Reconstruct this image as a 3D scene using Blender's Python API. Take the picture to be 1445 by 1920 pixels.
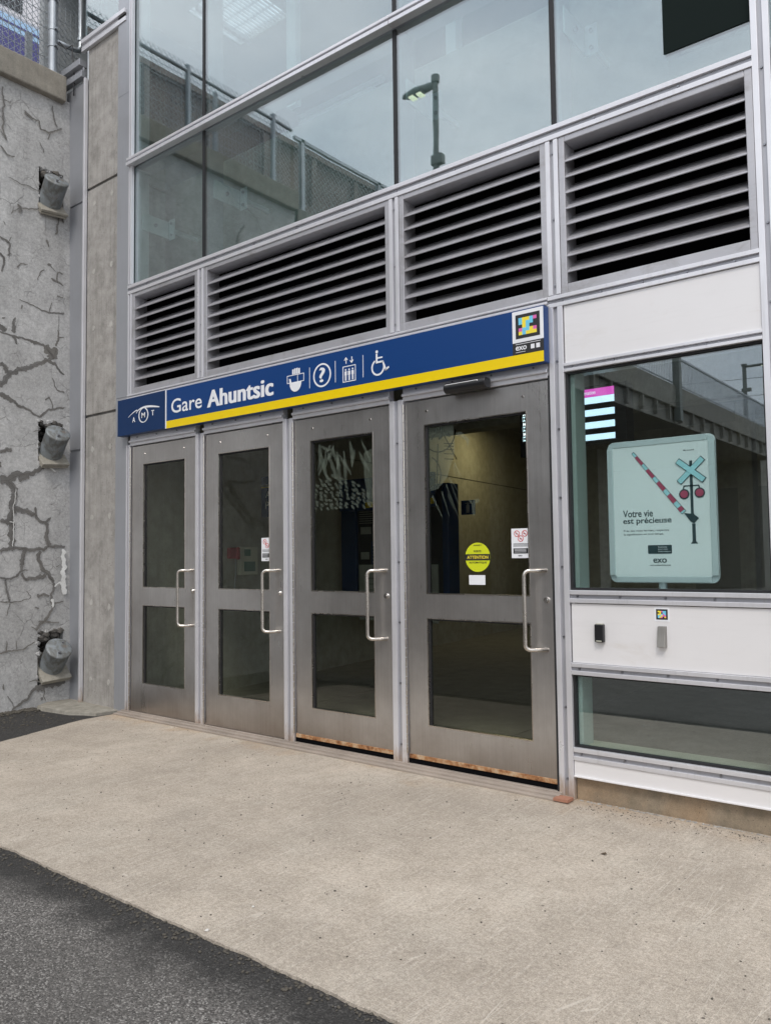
import bpy, bmesh, math, random
from mathutils import Vector, Matrix, noise
R = math.radians
S = bpy.context.scene
for o in list(bpy.data.objects): bpy.data.objects.remove(o)

# ------------------------------------------------------------------ camera
def cam_setup():
    f, yaw, pitch, roll = 1500.14, -0.672191795, 0.0565724181, -0.0123222098
    fw = Vector((math.sin(yaw)*math.cos(pitch), math.cos(yaw)*math.cos(pitch), math.sin(pitch)))
    r0 = Vector((math.cos(yaw), -math.sin(yaw), 0)); u0 = r0.cross(fw)
    c, s = math.cos(roll), math.sin(roll)
    r = c*r0 + s*u0; u = -s*r0 + c*u0
    m = Matrix((r, u, -fw)).transposed().to_4x4()
    m.translation = Vector((5.70240, -3.81388, 1.23995))
    cd = bpy.data.cameras.new("camera"); co = bpy.data.objects.new("camera", cd)
    S.collection.objects.link(co); co.matrix_world = m
    cd.sensor_fit = 'VERTICAL'; cd.sensor_height = 24; cd.sensor_width = 24*1445/1920
    cd.lens = 24*f/1920; cd.clip_start = 0.05; cd.clip_end = 1000
    S.camera = co
cam_setup()
S.render.resolution_x, S.render.resolution_y = 770, 1024

# ------------------------------------------------------------------ light
SUN_EL, SUN_AZ = 52, 150      # azimuth clockwise from +y
w = bpy.data.worlds.new("World"); S.world = w; w.use_nodes = True
nt = w.node_tree; nt.nodes.clear()
def N(t, ty, **k):
    n = t.nodes.new(ty)
    for a, b in k.items(): setattr(n, a, b)
    return n
out = N(nt, 'ShaderNodeOutputWorld'); bg = N(nt, 'ShaderNodeBackground')
sky = N(nt, 'ShaderNodeTexSky', sky_type='NISHITA', sun_disc=False)
sky.sun_elevation = R(SUN_EL); sky.sun_rotation = R(SUN_AZ); sky.dust_density = 3; sky.air_density = 1.2
tc = N(nt, 'ShaderNodeTexCoord'); mp = N(nt, 'ShaderNodeMapping'); mp.inputs['Scale'].default_value = (1, 1, 3)
cn = N(nt, 'ShaderNodeTexNoise'); cn.inputs['Scale'].default_value = 1.6; cn.inputs['Detail'].default_value = 6; cn.inputs['Roughness'].default_value = .55
cr = N(nt, 'ShaderNodeValToRGB')
cr.color_ramp.elements[0].position = .33; cr.color_ramp.elements[0].color = (5.4, 6.1, 7.1, 1)
cr.color_ramp.elements[1].position = .66; cr.color_ramp.elements[1].color = (11.4, 11.5, 11.8, 1)
mx = N(nt, 'ShaderNodeMixRGB'); mx.inputs[0].default_value = .86
nt.links.new(tc.outputs['Generated'], mp.inputs[0]); nt.links.new(mp.outputs[0], cn.inputs['Vector'])
nt.links.new(cn.outputs['Fac'], cr.inputs[0]); nt.links.new(sky.outputs[0], mx.inputs[1]); nt.links.new(cr.outputs[0], mx.inputs[2])
nt.links.new(mx.outputs[0], bg.inputs[0]); bg.inputs[1].default_value = 0.12
nt.links.new(bg.outputs[0], out.inputs[0])
sl = bpy.data.lights.new("sun", 'SUN'); sl.energy = 1.1; sl.angle = R(14); sl.color = (1, .95, .88)
so = bpy.data.objects.new("sun", sl); S.collection.objects.link(so)
d = Vector((math.sin(R(SUN_AZ))*math.cos(R(SUN_EL)), math.cos(R(SUN_AZ))*math.cos(R(SUN_EL)), math.sin(R(SUN_EL))))
so.rotation_euler = d.to_track_quat('Z', 'Y').to_euler(); so.location = d*40
S.view_settings.view_transform = 'Standard'; S.view_settings.look = 'None'
S.view_settings.exposure = 0.38; S.view_settings.gamma = 1
S.render.engine = 'CYCLES'
S.cycles.transparent_max_bounces = 24; S.cycles.max_bounces = 8

# ------------------------------------------------------------------ materials
def mat(name):
    m = bpy.data.materials.new(name); m.use_nodes = True
    t = m.node_tree; b = t.nodes['Principled BSDF']
    return m, t, b
def plain(name, col, rough=.5, metal=0, spec=.5, em=None, es=1):
    m, t, b = mat(name)
    b.inputs['Base Color'].default_value = (*col, 1); b.inputs['Roughness'].default_value = rough
    b.inputs['Metallic'].default_value = metal; b.inputs['Specular IOR Level'].default_value = spec
    if em: b.inputs['Emission Color'].default_value = (*em, 1); b.inputs['Emission Strength'].default_value = es
    return m
def coords(t, scale=(1, 1, 1)):
    g = N(t, 'ShaderNodeTexCoord'); p = N(t, 'ShaderNodeMapping'); p.inputs['Scale'].default_value = scale
    t.links.new(g.outputs['Object'], p.inputs[0]); return p.outputs[0]
def noi(t, v, s, det=4, r=.6, dist=0):
    n = N(t, 'ShaderNodeTexNoise'); n.inputs['Scale'].default_value = s; n.inputs['Detail'].default_value = det
    n.inputs['Roughness'].default_value = r; n.inputs['Distortion'].default_value = dist
    t.links.new(v, n.inputs['Vector']); return n.outputs['Fac']
def vor(t, v, s, feat='F1', outp='Distance'):
    n = N(t, 'ShaderNodeTexVoronoi', feature=feat); n.inputs['Scale'].default_value = s
    t.links.new(v, n.inputs['Vector']); return n.outputs[outp]
def ramp(t, f, *st):
    n = N(t, 'ShaderNodeValToRGB'); e = n.color_ramp.elements
    while len(e) < len(st): e.new(.5)
    for i, (p, c) in enumerate(st):
        e[i].position = p; c = (c, c, c) if not hasattr(c, '__len__') else c; e[i].color = (*c, 1)
    t.links.new(f, n.inputs[0]); return n.outputs[0]
def mix(t, fac, a, b, mode='MIX'):
    n = N(t, 'ShaderNodeMixRGB', blend_type=mode)
    for i, v in enumerate((fac, a, b)):
        if hasattr(v, 'is_linked') or hasattr(v, 'links'): t.links.new(v, n.inputs[i])
        elif hasattr(v, '__len__'): n.inputs[i].default_value = (*v, 1)
        elif i == 0: n.inputs[0].default_value = v
        else: n.inputs[i].default_value = (v, v, v, 1)
    return n.outputs[0]
def mth(t, op, a, b=0.):
    n = N(t, 'ShaderNodeMath', operation=op)
    for i, v in enumerate((a, b)):
        if hasattr(v, 'links'): t.links.new(v, n.inputs[i])
        else: n.inputs[i].default_value = v
    return n.outputs[0]
def bump(t, b, h, strength=.3, dist=.01):
    n = N(t, 'ShaderNodeBump'); n.inputs['Strength'].default_value = strength; n.inputs['Distance'].default_value = dist
    t.links.new(h, n.inputs['Height']); t.links.new(n.outputs[0], b.inputs['Normal'])
def sep(t, v, ax):
    n = N(t, 'ShaderNodeSeparateXYZ'); t.links.new(v, n.inputs[0]); return n.outputs[ax]

def metal(name, col, rough, met=.75, dirt=.12, vstreak=True, rustz=False):
    m, t, b = mat(name); v = coords(t)
    n1 = noi(t, v, 2.3, 5, .6); vs = coords(t, (14, 14, .7) if vstreak else (1, 14, 14)); n2 = noi(t, vs, 3, 4, .6)
    c = mix(t, dirt*2, col, ramp(t, n1, (.35, tuple(x*.72 for x in col)), (.65, tuple(min(1, x*1.12) for x in col))))
    c = mix(t, ramp(t, n2, (.55, 0), (.8, dirt*1.6)), c, (.25, .23, .2))
    if rustz:
        z = sep(t, v, 2); nn = noi(t, coords(t, (30, 30, 9)), 1, 4)
        lim = mth(t, 'SUBTRACT', mth(t, 'MULTIPLY', nn, .34), mth(t, 'ADD', z, 0.04))
        c = mix(t, ramp(t, lim, (.0, 0), (.12, .75)), c, (.42, .3, .2))
    t.links.new(c, b.inputs['Base Color']); b.inputs['Metallic'].default_value = met
    r = ramp(t, noi(t, v, 6, 5), (.3, max(0, rough-.07)), (.7, rough+.1)); t.links.new(r, b.inputs['Roughness'])
    return m
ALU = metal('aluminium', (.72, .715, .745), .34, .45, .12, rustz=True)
ALUG = metal('shaded_groove_aluminium', (.40, .40, .43), .45, .5, .22, rustz=True)  # frame aluminium darkened for the grooves: recess shade put into the colour
ALUF = metal('grey_anodised_sheet', (.42, .43, .46), .42, .5, .1)
ALUL = metal('louvre_aluminium', (.47, .465, .49), .40, .45, .16, vstreak=False)
PANEL = metal('pale_metal_panel', (.78, .765, .77), .38, .1, .035, vstreak=False)
GALV = metal('galvanised_steel', (.42, .45, .48), .42, .6, .3)
CAPM = metal('weathered_zinc', (.27, .295, .31), .55, .3, .5)
def grime(m, col, lo, hi, amt, sc=6, st=(1, 1, .3)):
    t = m.node_tree; b = t.nodes['Principled BSDF']; old = b.inputs['Base Color'].links[0].from_socket
    c = mix(t, ramp(t, noi(t, coords(t, st), sc, 6, .7, .5), (lo, 0), (hi, amt)), old, col); t.links.new(c, b.inputs['Base Color'])
grime(CAPM, (.12, .115, .10), .46, .60, .75, 14); grime(CAPM, (.30, .17, .09), .60, .70, .5, 20)
grime(PANEL, (.52, .45, .36), .60, .80, .30, 2.2, (1, 1, 2)); grime(ALUL, (.22, .20, .18), .52, .72, .5, 5, (1, 1, 1))

CHROME = plain('polished_steel', (.72, .69, .66), .2, 1)
SATIN = metal('satin_steel', (.62, .58, .53), .24, 1, .08)
SCREW = plain('screw_steel', (.28, .28, .30), .35, .9)
BLACK = plain('black_plastic', (.012, .012, .014), .35)
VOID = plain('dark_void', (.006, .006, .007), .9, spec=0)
GASKET = plain('rubber_gasket', (.012, .012, .014), .6)
WHITE = plain('white_vinyl', (.82, .83, .86), .4)
NAVY = plain('sign_blue', (.004, .045, .185), .4, spec=.35)
NAVYD = plain('sign_dark_blue', (.003, .028, .105), .4, spec=.35)
YELLOW = plain('sign_yellow', (.86, .62, .0), .35)
INK = plain('black_ink', (.014, .017, .024), .5)
TEAL = plain('dark_teal_ink', (.012, .045, .055), .5)
def stainless():
    m, t, b = mat('brushed_stainless'); v = coords(t)
    vs = coords(t, (220, 220, 1.6)); br = noi(t, vs, 1, 3, .7)
    cl = noi(t, v, 1.7, 5, .65); sm = noi(t, coords(t, (5, 5, 2.5)), 1, 6, .65, .6)
    c = ramp(t, cl, (.3, (.50, .475, .46)), (.7, (.72, .70, .685)))
    c = mix(t, ramp(t, sm, (.5, 0), (.75, .25)), c, (.36, .33, .31))
    z = sep(t, v, 2); low = ramp(t, mth(t, 'ADD', z, mth(t, 'MULTIPLY', noi(t, v, 4, 5), .25)), (.18, .7), (.42, 0))
    c = mix(t, low, c, (.27, .215, .175))
    c = mix(t, .12, c, ramp(t, br, (.3, .2), (.7, .8)))
    t.links.new(c, b.inputs['Base Color']); b.inputs['Metallic'].default_value = .92
    r = mth(t, 'ADD', ramp(t, sm, (.3, .22), (.75, .31)), mth(t, 'MULTIPLY', br, .1)); t.links.new(r, b.inputs['Roughness'])
    bump(t, b, br, .05, .001)
    return m
STEEL = stainless()
def rusty():
    m, t, b = mat('rusty_edge'); v = coords(t)
    n = noi(t, coords(t, (1, 1, 1)), 22, 6, .7)
    c = ramp(t, n, (.32, (.12, .045, .018)), (.46, (.36, .17, .07)), (.6, (.5, .34, .2)), (.75, (.5, .42, .33)))
    t.links.new(c, b.inputs['Base Color']); b.inputs['Roughness'].default_value = .75; b.inputs['Metallic'].default_value = .1
    bump(t, b, n, .4, .004); return m
RUST = rusty()
def concrete(name, c0, c1, pits=1., stain=.3, streak=0., scale=1., tint=(.30, .27, .22), bumpd=.004, moss=0):
    m, t, b = mat(name); v = coords(t)
    big = noi(t, v, 1.3*scale, 6, .62, .3); mid = noi(t, v, 9*scale, 6, .65); fine = noi(t, v, 170*scale, 3, .7)
    c = ramp(t, mid, (.3, c0), (.7, c1))
    c = mix(t, ramp(t, big, (.42, 0), (.72, stain)), c, tint)
    c = mix(t, .28, c, ramp(t, fine, (.3, .12), (.7, .75)), 'OVERLAY')
    if streak:
        vn = noi(t, coords(t, (16, 16, .8)), 1.4, 5, .65)
        c = mix(t, ramp(t, vn, (.48, 0), (.75, streak)), c, (.13, .125, .115))
    if moss:
        mn = noi(t, v, 5.5, 6, .7); c = mix(t, ramp(t, mn, (.52, 0), (.68, moss)), c, (.12, .115, .1))
    pv = vor(t, v, 34*scale); pn = noi(t, v, 7, 2); pt = ramp(t, mth(t, 'ADD', pv, mth(t, 'MULTIPLY', pn, .25)), (.19, 1), (.25, 0))
    c = mix(t, mth(t, 'MULTIPLY', pt, .75*pits), c, (.08, .07, .06))
    t.links.new(c, b.inputs['Base Color']); b.inputs['Roughness'].default_value = .88; b.inputs['Specular IOR Level'].default_value = .25
    h = mth(t, 'SUBTRACT', mth(t, 'ADD', mth(t, 'MULTIPLY', fine, .5), mid), mth(t, 'MULTIPLY', pt, .8*pits)); bump(t, b, h, .5, bumpd)
    return m
CPIL = concrete('pillar_concrete', (.30, .285, .265), (.47, .445, .42), 1.2, .35, .45, 1., tint=(.27, .255, .235), moss=.35)
CCOP = concrete('coping_concrete', (.23, .21, .18), (.34, .315, .27), .7, .4, .3)
CINT = concrete('interior_concrete', (.34, .335, .29), (.50, .485, .43), .5, .35, .2)
CBASE = concrete('stained_base_concrete', (.20, .165, .12), (.34, .275, .20), 1.2, .6, 0, 1.6, (.42, .27, .15), moss=.3)
CFIL = concrete('crack_filler', (.125, .12, .115), (.205, .20, .193), .6, .3)
CHAIR = concrete('crack_gap', (.10, .095, .09), (.16, .15, .145), .4, .2)
LIME = concrete('lime_deposit', (.6, .6, .58), (.8, .8, .78), .3, .2)
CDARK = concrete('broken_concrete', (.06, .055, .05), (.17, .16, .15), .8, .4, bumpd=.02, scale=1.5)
CPLATE = concrete('mortar_plate', (.24, .225, .19), (.40, .375, .325), .8, .5, scale=2)
CFAR = concrete('bridge_concrete', (.22, .22, .2), (.34, .33, .3), .4, .4, .4, .4)
def wallmat():
    m, t, b = mat('retaining_wall_concrete'); v = coords(t)
    big = noi(t, v, 1.1, 6, .6, .4); mid = noi(t, v, 8, 6, .65); fine = noi(t, v, 150, 3, .7)
    c = ramp(t, mid, (.3, (.42, .415, .41)), (.7, (.54, .535, .525)))
    c = mix(t, ramp(t, big, (.44, 0), (.62, .55)), c, (.31, .305, .295))
    c = mix(t, ramp(t, noi(t, coords(t, (4, 4, .6)), 1.2, 5, .65), (.52, 0), (.72, .35)), c, (.24, .235, .225))
    c = mix(t, .3, c, ramp(t, fine, (.3, .15), (.7, .75)), 'OVERLAY')
    c = mix(t, .4, c, ramp(t, noi(t, v, 45, 5, .75), (.33, .25), (.67, .72)), 'OVERLAY')
    # trowel arcs
    wv = N(t, 'ShaderNodeTexWave', wave_type='RINGS'); wv.inputs['Scale'].default_value = 5; wv.inputs['Distortion'].default_value = 9
    wv.inputs['Detail'].default_value = 4; t.links.new(v, wv.inputs['Vector'])
    c = mix(t, .02, c, wv.outputs['Fac'])
    # hairline cracks
    dn = N(t, 'ShaderNodeTexNoise'); dn.inputs['Scale'].default_value = 5; dn.inputs['Detail'].default_value = 5; t.links.new(v, dn.inputs['Vector'])
    dv = mix(t, .12, v, dn.outputs['Color'])
    e1 = vor(t, dv, 4.6, 'DISTANCE_TO_EDGE'); e2 = vor(t, dv, 11, 'DISTANCE_TO_EDGE')
    msk = ramp(t, noi(t, v, 2.2, 3), (.52, 0), (.60, 1)); msk2 = ramp(t, noi(t, v, 3.7, 3), (.54, 0), (.6, 1))
    k = mth(t, 'MAXIMUM', mth(t, 'MULTIPLY', ramp(t, e1, (.006, 1), (.02, 0)), msk), mth(t, 'MULTIPLY', ramp(t, e2, (.008, .8), (.03, 0)), msk2))
    c = mix(t, mth(t, 'MULTIPLY', k, .4), c, (.12, .115, .11))
    pv = ramp(t, vor(t, v, 18), (.035, 1), (.06, 0)); c = mix(t, mth(t, 'MULTIPLY', pv, .6), c, (.07, .07, .065))
    t.links.new(c, b.inputs['Base Color']); b.inputs['Roughness'].default_value = .9; b.inputs['Specular IOR Level'].default_value = .2
    bump(t, b, mth(t, 'SUBTRACT', mth(t, 'ADD', mth(t, 'MULTIPLY', fine, .3), mid), mth(t, 'MULTIPLY', k, 1.2)), .5, .006)
    return m
WALL = wallmat()
def slabmat():
    m, t, b = mat('broomed_concrete'); v = coords(t)
    big = noi(t, v, .9, 7, .62, .4); mid = noi(t, v, 6, 6, .65); fine = noi(t, v, 230, 3, .75); f2 = noi(t, v, 75, 4, .7)
    c = ramp(t, mid, (.3, (.42, .362, .297)), (.7, (.54, .472, .396)))
    c = mix(t, ramp(t, big, (.40, 0), (.66, .6)), c, (.31, .27, .225))
    c = mix(t, ramp(t, noi(t, v, 2.3, 5, .7, .6), (.5, 0), (.7, .35)), c, (.52, .47, .40))
    ys = noi(t, coords(t, (75, 3.2, 1)), 1, 5, .7)
    c = mix(t, ramp(t, ys, (.53, 0), (.72, .38)), c, (.64, .58, .51))
    c = mix(t, ramp(t, noi(t, coords(t, (55, 2.1, 1)), 1.3, 5, .7), (.58, 0), (.78, .35)), c, (.25, .22, .185))
    c = mix(t, .55, c, ramp(t, fine, (.28, .1), (.72, .88)), 'OVERLAY')
    c = mix(t, .38, c, ramp(t, f2, (.32, .2), (.68, .8)), 'OVERLAY')
    c = mix(t, .13, c, ramp(t, noi(t, v, 24, 5, .75), (.35, .25), (.65, .72)), 'OVERLAY')
    scr = vor(t, coords(t, (9, .55, 1)), 2.3, 'DISTANCE_TO_EDGE'); c = mix(t, mth(t, 'MULTIPLY', ramp(t, scr, (.003, .5), (.010, 0)), ramp(t, noi(t, v, 1.9, 2), (.52, 0), (.6, 1))), c, (.70, .64, .56))
    # rust blooms by the threshold
    ob = sep(t, v, 1); near = ramp(t, ob, (.0, 0), (1, 0)) if 0 else ramp(t, mth(t, 'ADD', ob, mth(t, 'MULTIPLY', noi(t, v, 3.5, 5), .9)), (.22, 0), (.55, .45))
    c = mix(t, mth(t, 'MULTIPLY', near, ramp(t, noi(t, v, 2.1, 2), (.42, 0), (.58, 1))), c, (.40, .25, .12))
    pv = mth(t, 'ADD', vor(t, v, 15), mth(t, 'MULTIPLY', noi(t, v, 2.5, 2), .12)); pt = ramp(t, pv, (.115, 1), (.14, 0))
    pv2 = mth(t, 'ADD', vor(t, v, 42), mth(t, 'MULTIPLY', noi(t, v, 1.7, 2), .5)); pt2 = ramp(t, pv2, (.27, 1), (.32, 0))
    pt = mth(t, 'MULTIPLY', pt, ramp(t, noi(t, v, 1.15, 3, .6), (.44, 0), (.56, 1)))
    pits = mth(t, 'MAXIMUM', pt, mth(t, 'MULTIPLY', pt2, .6))
    c = mix(t, mth(t, 'MULTIPLY', pits, .8), c, (.085, .07, .06))
    blo = ramp(t, noi(t, v, 4.3, 5, .7, .8), (.66, 0), (.74, .35)); c = mix(t, blo, c, (.16, .14, .12))
    t.links.new(c, b.inputs['Base Color']); b.inputs['Roughness'].default_value = .9; b.inputs['Specular IOR Level'].default_value = .2
    bump(t, b, mth(t, 'SUBTRACT', mth(t, 'ADD', mth(t, 'MULTIPLY', fine, .7), mth(t, 'MULTIPLY', ys, .6)), pits), .45, .004)
    return m
SLAB = slabmat()
def asphaltmat():
    m, t, b = mat('asphalt'); v = coords(t)
    cell = vor(t, v, 185, 'F1', 'Color'); g = sep(t, cell, 0); d1 = vor(t, v, 185)
    c = ramp(t, g, (.0, (.062, .058, .054)), (.45, (.145, .136, .127)), (.8, (.215, .20, .187)), (.97, (.42, .40, .375)))
    big = noi(t, v, 1.6, 6, .62); c = mix(t, ramp(t, big, (.35, .0), (.7, .45)), c, (.10, .093, .086))
    # sealing strip along the slab
    y = sep(t, v, 1); x = sep(t, v, 0)
    wob = mth(t, 'MULTIPLY', mth(t, 'SUBTRACT', noi(t, v, 3.2, 6, .65), .5), .34)
    s = ramp(t, mth(t, 'ADD', y, wob), (0, 0), (1, 0)) if 0 else None
    n = N(t, 'ShaderNodeMapRange'); n.inputs['From Min'].default_value = -2.30; n.inputs['From Max'].default_value = -2.17
    t.links.new(mth(t, 'ADD', y, wob), n.inputs[0])
    c = mix(t, mth(t, 'MULTIPLY', n.outputs[0], .78), c, (.022, .0215, .021))
    sp = ramp(t, vor(t, v, 42), (.10, 1), (.15, 0)); spm = ramp(t, noi(t, v, 31, 2), (.5, 0), (.56, 1))
    c = mix(t, mth(t, 'MULTIPLY', mth(t, 'MULTIPLY', sp, spm), .55), c, (.30, .28, .26))
    t.links.new(c, b.inputs['Base Color']); b.inputs['Roughness'].default_value = .82; b.inputs['Specular IOR Level'].default_value = .35
    bump(t, b, mth(t, 'ADD', mth(t, 'MULTIPLY', d1, -1.), mth(t, 'MULTIPLY', g, .5)), .8, .006)
    return m
ASPH = asphaltmat()
def glassmat(name, tint, f0, rough=0.0, refl=(1, 1, 1), warp=0.):
    m = bpy.data.materials.new(name); m.use_nodes = True; t = m.node_tree; t.nodes.clear()
    o = N(t, 'ShaderNodeOutputMaterial'); g = N(t, 'ShaderNodeNewGeometry')
    dt = N(t, 'ShaderNodeVectorMath', operation='DOT_PRODUCT'); t.links.new(g.outputs['Normal'], dt.inputs[0]); t.links.new(g.outputs['Incoming'], dt.inputs[1])
    ab = mth(t, 'ABSOLUTE', dt.outputs['Value']); om = mth(t, 'SUBTRACT', 1., ab); p5 = mth(t, 'POWER', om, 5.)
    F = mth(t, 'ADD', mth(t, 'MULTIPLY', p5, 1-f0), f0)
    tr = N(t, 'ShaderNodeBsdfTransparent'); tr.inputs[0].default_value = (*tint, 1)
    gl = N(t, 'ShaderNodeBsdfGlossy'); gl.inputs[0].default_value = (*refl, 1); gl.inputs['Roughness'].default_value = rough
    if warp:
        bn = N(t, 'ShaderNodeBump'); bn.inputs['Strength'].default_value = 1; bn.inputs['Distance'].default_value = warp
        t.links.new(noi(t, coords(t), 1.6, 2, .4), bn.inputs['Height']); t.links.new(bn.outputs[0], gl.inputs['Normal'])
    ms = N(t, 'ShaderNodeMixShader'); t.links.new(F, ms.inputs[0]); t.links.new(tr.outputs[0], ms.inputs[1]); t.links.new(gl.outputs[0], ms.inputs[2])
    t.links.new(ms.outputs[0], o.inputs[0]); return m
GLASSU = glassmat('curtain_wall_glass', (.80, .89, .88), .25, refl=(.93, .96, .98), warp=.0012)
GLASSD = glassmat('door_glass', (.92, .945, .90), .03)
GLASSW = glassmat('window_glass', (.91, .965, .96), .15, refl=(.92, .97, 1))
def frost():
    m = bpy.data.materials.new('frosted_film'); m.use_nodes = True; t = m.node_tree; t.nodes.clear()
    o = N(t, 'ShaderNodeOutputMaterial'); tr = N(t, 'ShaderNodeBsdfTransparent'); df = N(t, 'ShaderNodeBsdfDiffuse')
    df.inputs[0].default_value = (.42, .45, .45, 1); ms = N(t, 'ShaderNodeMixShader'); ms.inputs[0].default_value = .19
    t.links.new(tr.outputs[0], ms.inputs[1]); t.links.new(df.outputs[0], ms.inputs[2]); t.links.new(ms.outputs[0], o.inputs[0]); return m
FROST = frost()

# ------------------------------------------------------------------ mesh helpers
class MB:
    def __init__(s): s.v = []; s.f = []; s.p = []
    def add(s, vs, fs):
        n = len(s.v); vs = [tuple(v) for v in vs]; s.p.append((vs, fs)); s.v += vs; s.f += [tuple(i+n for i in f) for f in fs]; return s
    def box(s, x0, x1, y0, y1, z0, z1):
        return s.add([(x0,y0,z0),(x1,y0,z0),(x1,y1,z0),(x0,y1,z0),(x0,y0,z1),(x1,y0,z1),(x1,y1,z1),(x0,y1,z1)],
            [(0,3,2,1),(4,5,6,7),(0,1,5,4),(1,2,6,5),(2,3,7,6),(3,0,4,7)])
    def cyl(s, p0, p1, r0, r1=None, n=16, cap=True):
        r1 = r0 if r1 is None else r1; p0, p1 = Vector(p0), Vector(p1); a = (p1-p0).normalized()
        u = a.orthogonal().normalized(); w_ = a.cross(u); vs = []
        for p, r in ((p0, r0), (p1, r1)):
            for i in range(n):
                q = 2*math.pi*i/n; vs.append(p + r*(math.cos(q)*u + math.sin(q)*w_))
        fs = [(i, (i+1) % n, n+(i+1) % n, n+i) for i in range(n)]
        if cap: fs += [tuple(reversed(range(n))), tuple(range(n, 2*n))]
        return s.add(vs, fs)
    def tube(s, pts, r, n=8):
        pts = [Vector(p) for p in pts]; vs = []; fs = []; u = None
        for i, p in enumerate(pts):
            a = (pts[min(i+1, len(pts)-1)] - pts[max(i-1, 0)]).normalized()
            u = a.orthogonal().normalized() if u is None else (u - a*u.dot(a)).normalized()
            w_ = a.cross(u)
            for k in range(n):
                q = 2*math.pi*k/n; vs.append(p + r*(math.cos(q)*u + math.sin(q)*w_))
        for i in range(len(pts)-1):
            for k in range(n): fs.append((i*n+k, i*n+(k+1) % n, (i+1)*n+(k+1) % n, (i+1)*n+k))
        fs += [tuple(reversed(range(n))), tuple(range((len(pts)-1)*n, len(pts)*n))]
        return s.add(vs, fs)
    def poly(s, pts, y, t=.0012):      # flat outline in x,z extruded in y (towards -y from y)
        n = len(pts); ar = sum(pts[i][0]*pts[(i+1) % n][1]-pts[(i+1) % n][0]*pts[i][1] for i in range(n))
        if ar < 0: pts = pts[::-1]
        vs = [(p[0], y-t, p[1]) for p in pts] + [(p[0], y, p[1]) for p in pts]
        fs = [tuple(range(n)), tuple(reversed(range(n, 2*n)))] + [(i, i+n, (i+1) % n+n, (i+1) % n) for i in range(n)]
        return s.add(vs, fs)
    def ring(s, cx, cz, ro, ri, y, t=.0012, n=36, sx=1., a0=0, a1=360):
        full = abs(a1-a0) >= 360; k = n if full else n+1; vs = []
        for yy in (y-t, y):
            for r in (ro, ri):
                for i in range(k):
                    q = R(a0+(a1-a0)*i/n); vs.append((cx+sx*r*math.cos(q), yy, cz+r*math.sin(q)))
        fs = []
        for i in range(n):
            j = (i+1) % k
            fs += [(i, j, k+j, k+i), (2*k+j, 2*k+i, 3*k+i, 3*k+j), (i, 2*k+i, 2*k+j, j), (k+j, 3*k+j, 3*k+i, k+i)]
        return s.add(vs, fs)
    def disc(s, cx, cz, r, y, t=.0012, n=32, sx=1.):
        return s.poly([(cx+sx*r*math.cos(2*math.pi*i/n), cz+r*math.sin(2*math.pi*i/n)) for i in range(n)], y, t)
    def line(s, pts, w_, y, t=.0012):
        for (a, b) in zip(pts[:-1], pts[1:]):
            dx, dz = b[0]-a[0], b[1]-a[1]; L = math.hypot(dx, dz) or 1e-6; nx, nz = -dz/L*w_/2, dx/L*w_/2; ex, ez = dx/L*w_*.25, dz/L*w_*.25
            s.poly([(a[0]-ex+nx, a[1]-ez+nz), (a[0]-ex-nx, a[1]-ez-nz), (b[0]+ex-nx, b[1]+ez-nz), (b[0]+ex+nx, b[1]+ez+nz)], y, t)
        return s
    def rect(s, x0, x1, z0, z1, y, t=.0012): return s.poly([(x0, z0), (x1, z0), (x1, z1), (x0, z1)], y, t)
    def each(s, name, m, parent=None, **k):      # one object per piece
        for vs, fs in s.p: MB().add(vs, fs).build(name, m, parent, **k)
    def build(s, name, m, parent=None, bevel=0, smooth=False, fn=None):
        if fn: s.v = [fn(*v) for v in s.v]
        pl = wpos(parent) if parent else Vector((0, 0, 0))
        me = bpy.data.meshes.new(name); me.from_pydata([tuple(Vector(v)-pl) for v in s.v], [], s.f); me.update()
        me.materials.append(m); o = bpy.data.objects.new(name, me); S.collection.objects.link(o)
        if parent: o.parent = parent
        if smooth:
            for p in me.polygons: p.use_smooth = True
        if bevel:
            b = o.modifiers.new('bevel', 'BEVEL'); b.width = bevel; b.segments = 2; b.limit_method = 'ANGLE'; b.angle_limit = R(40)
        return o
def wpos(o):
    p = Vector((0, 0, 0))
    while o: p += Vector(o.location); o = o.parent
    return p
def tag(o, label=None, cat=None, group=None, kind=None):
    if label: o['label'] = label
    if cat: o['category'] = cat
    if group: o['group'] = group
    if kind: o['kind'] = kind
    return o
def thing(name, loc, label, cat, group=None):
    o = bpy.data.objects.new(name, None); S.collection.objects.link(o); o.location = loc; o.empty_display_size = .1
    return tag(o, label, cat, group)
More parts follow.
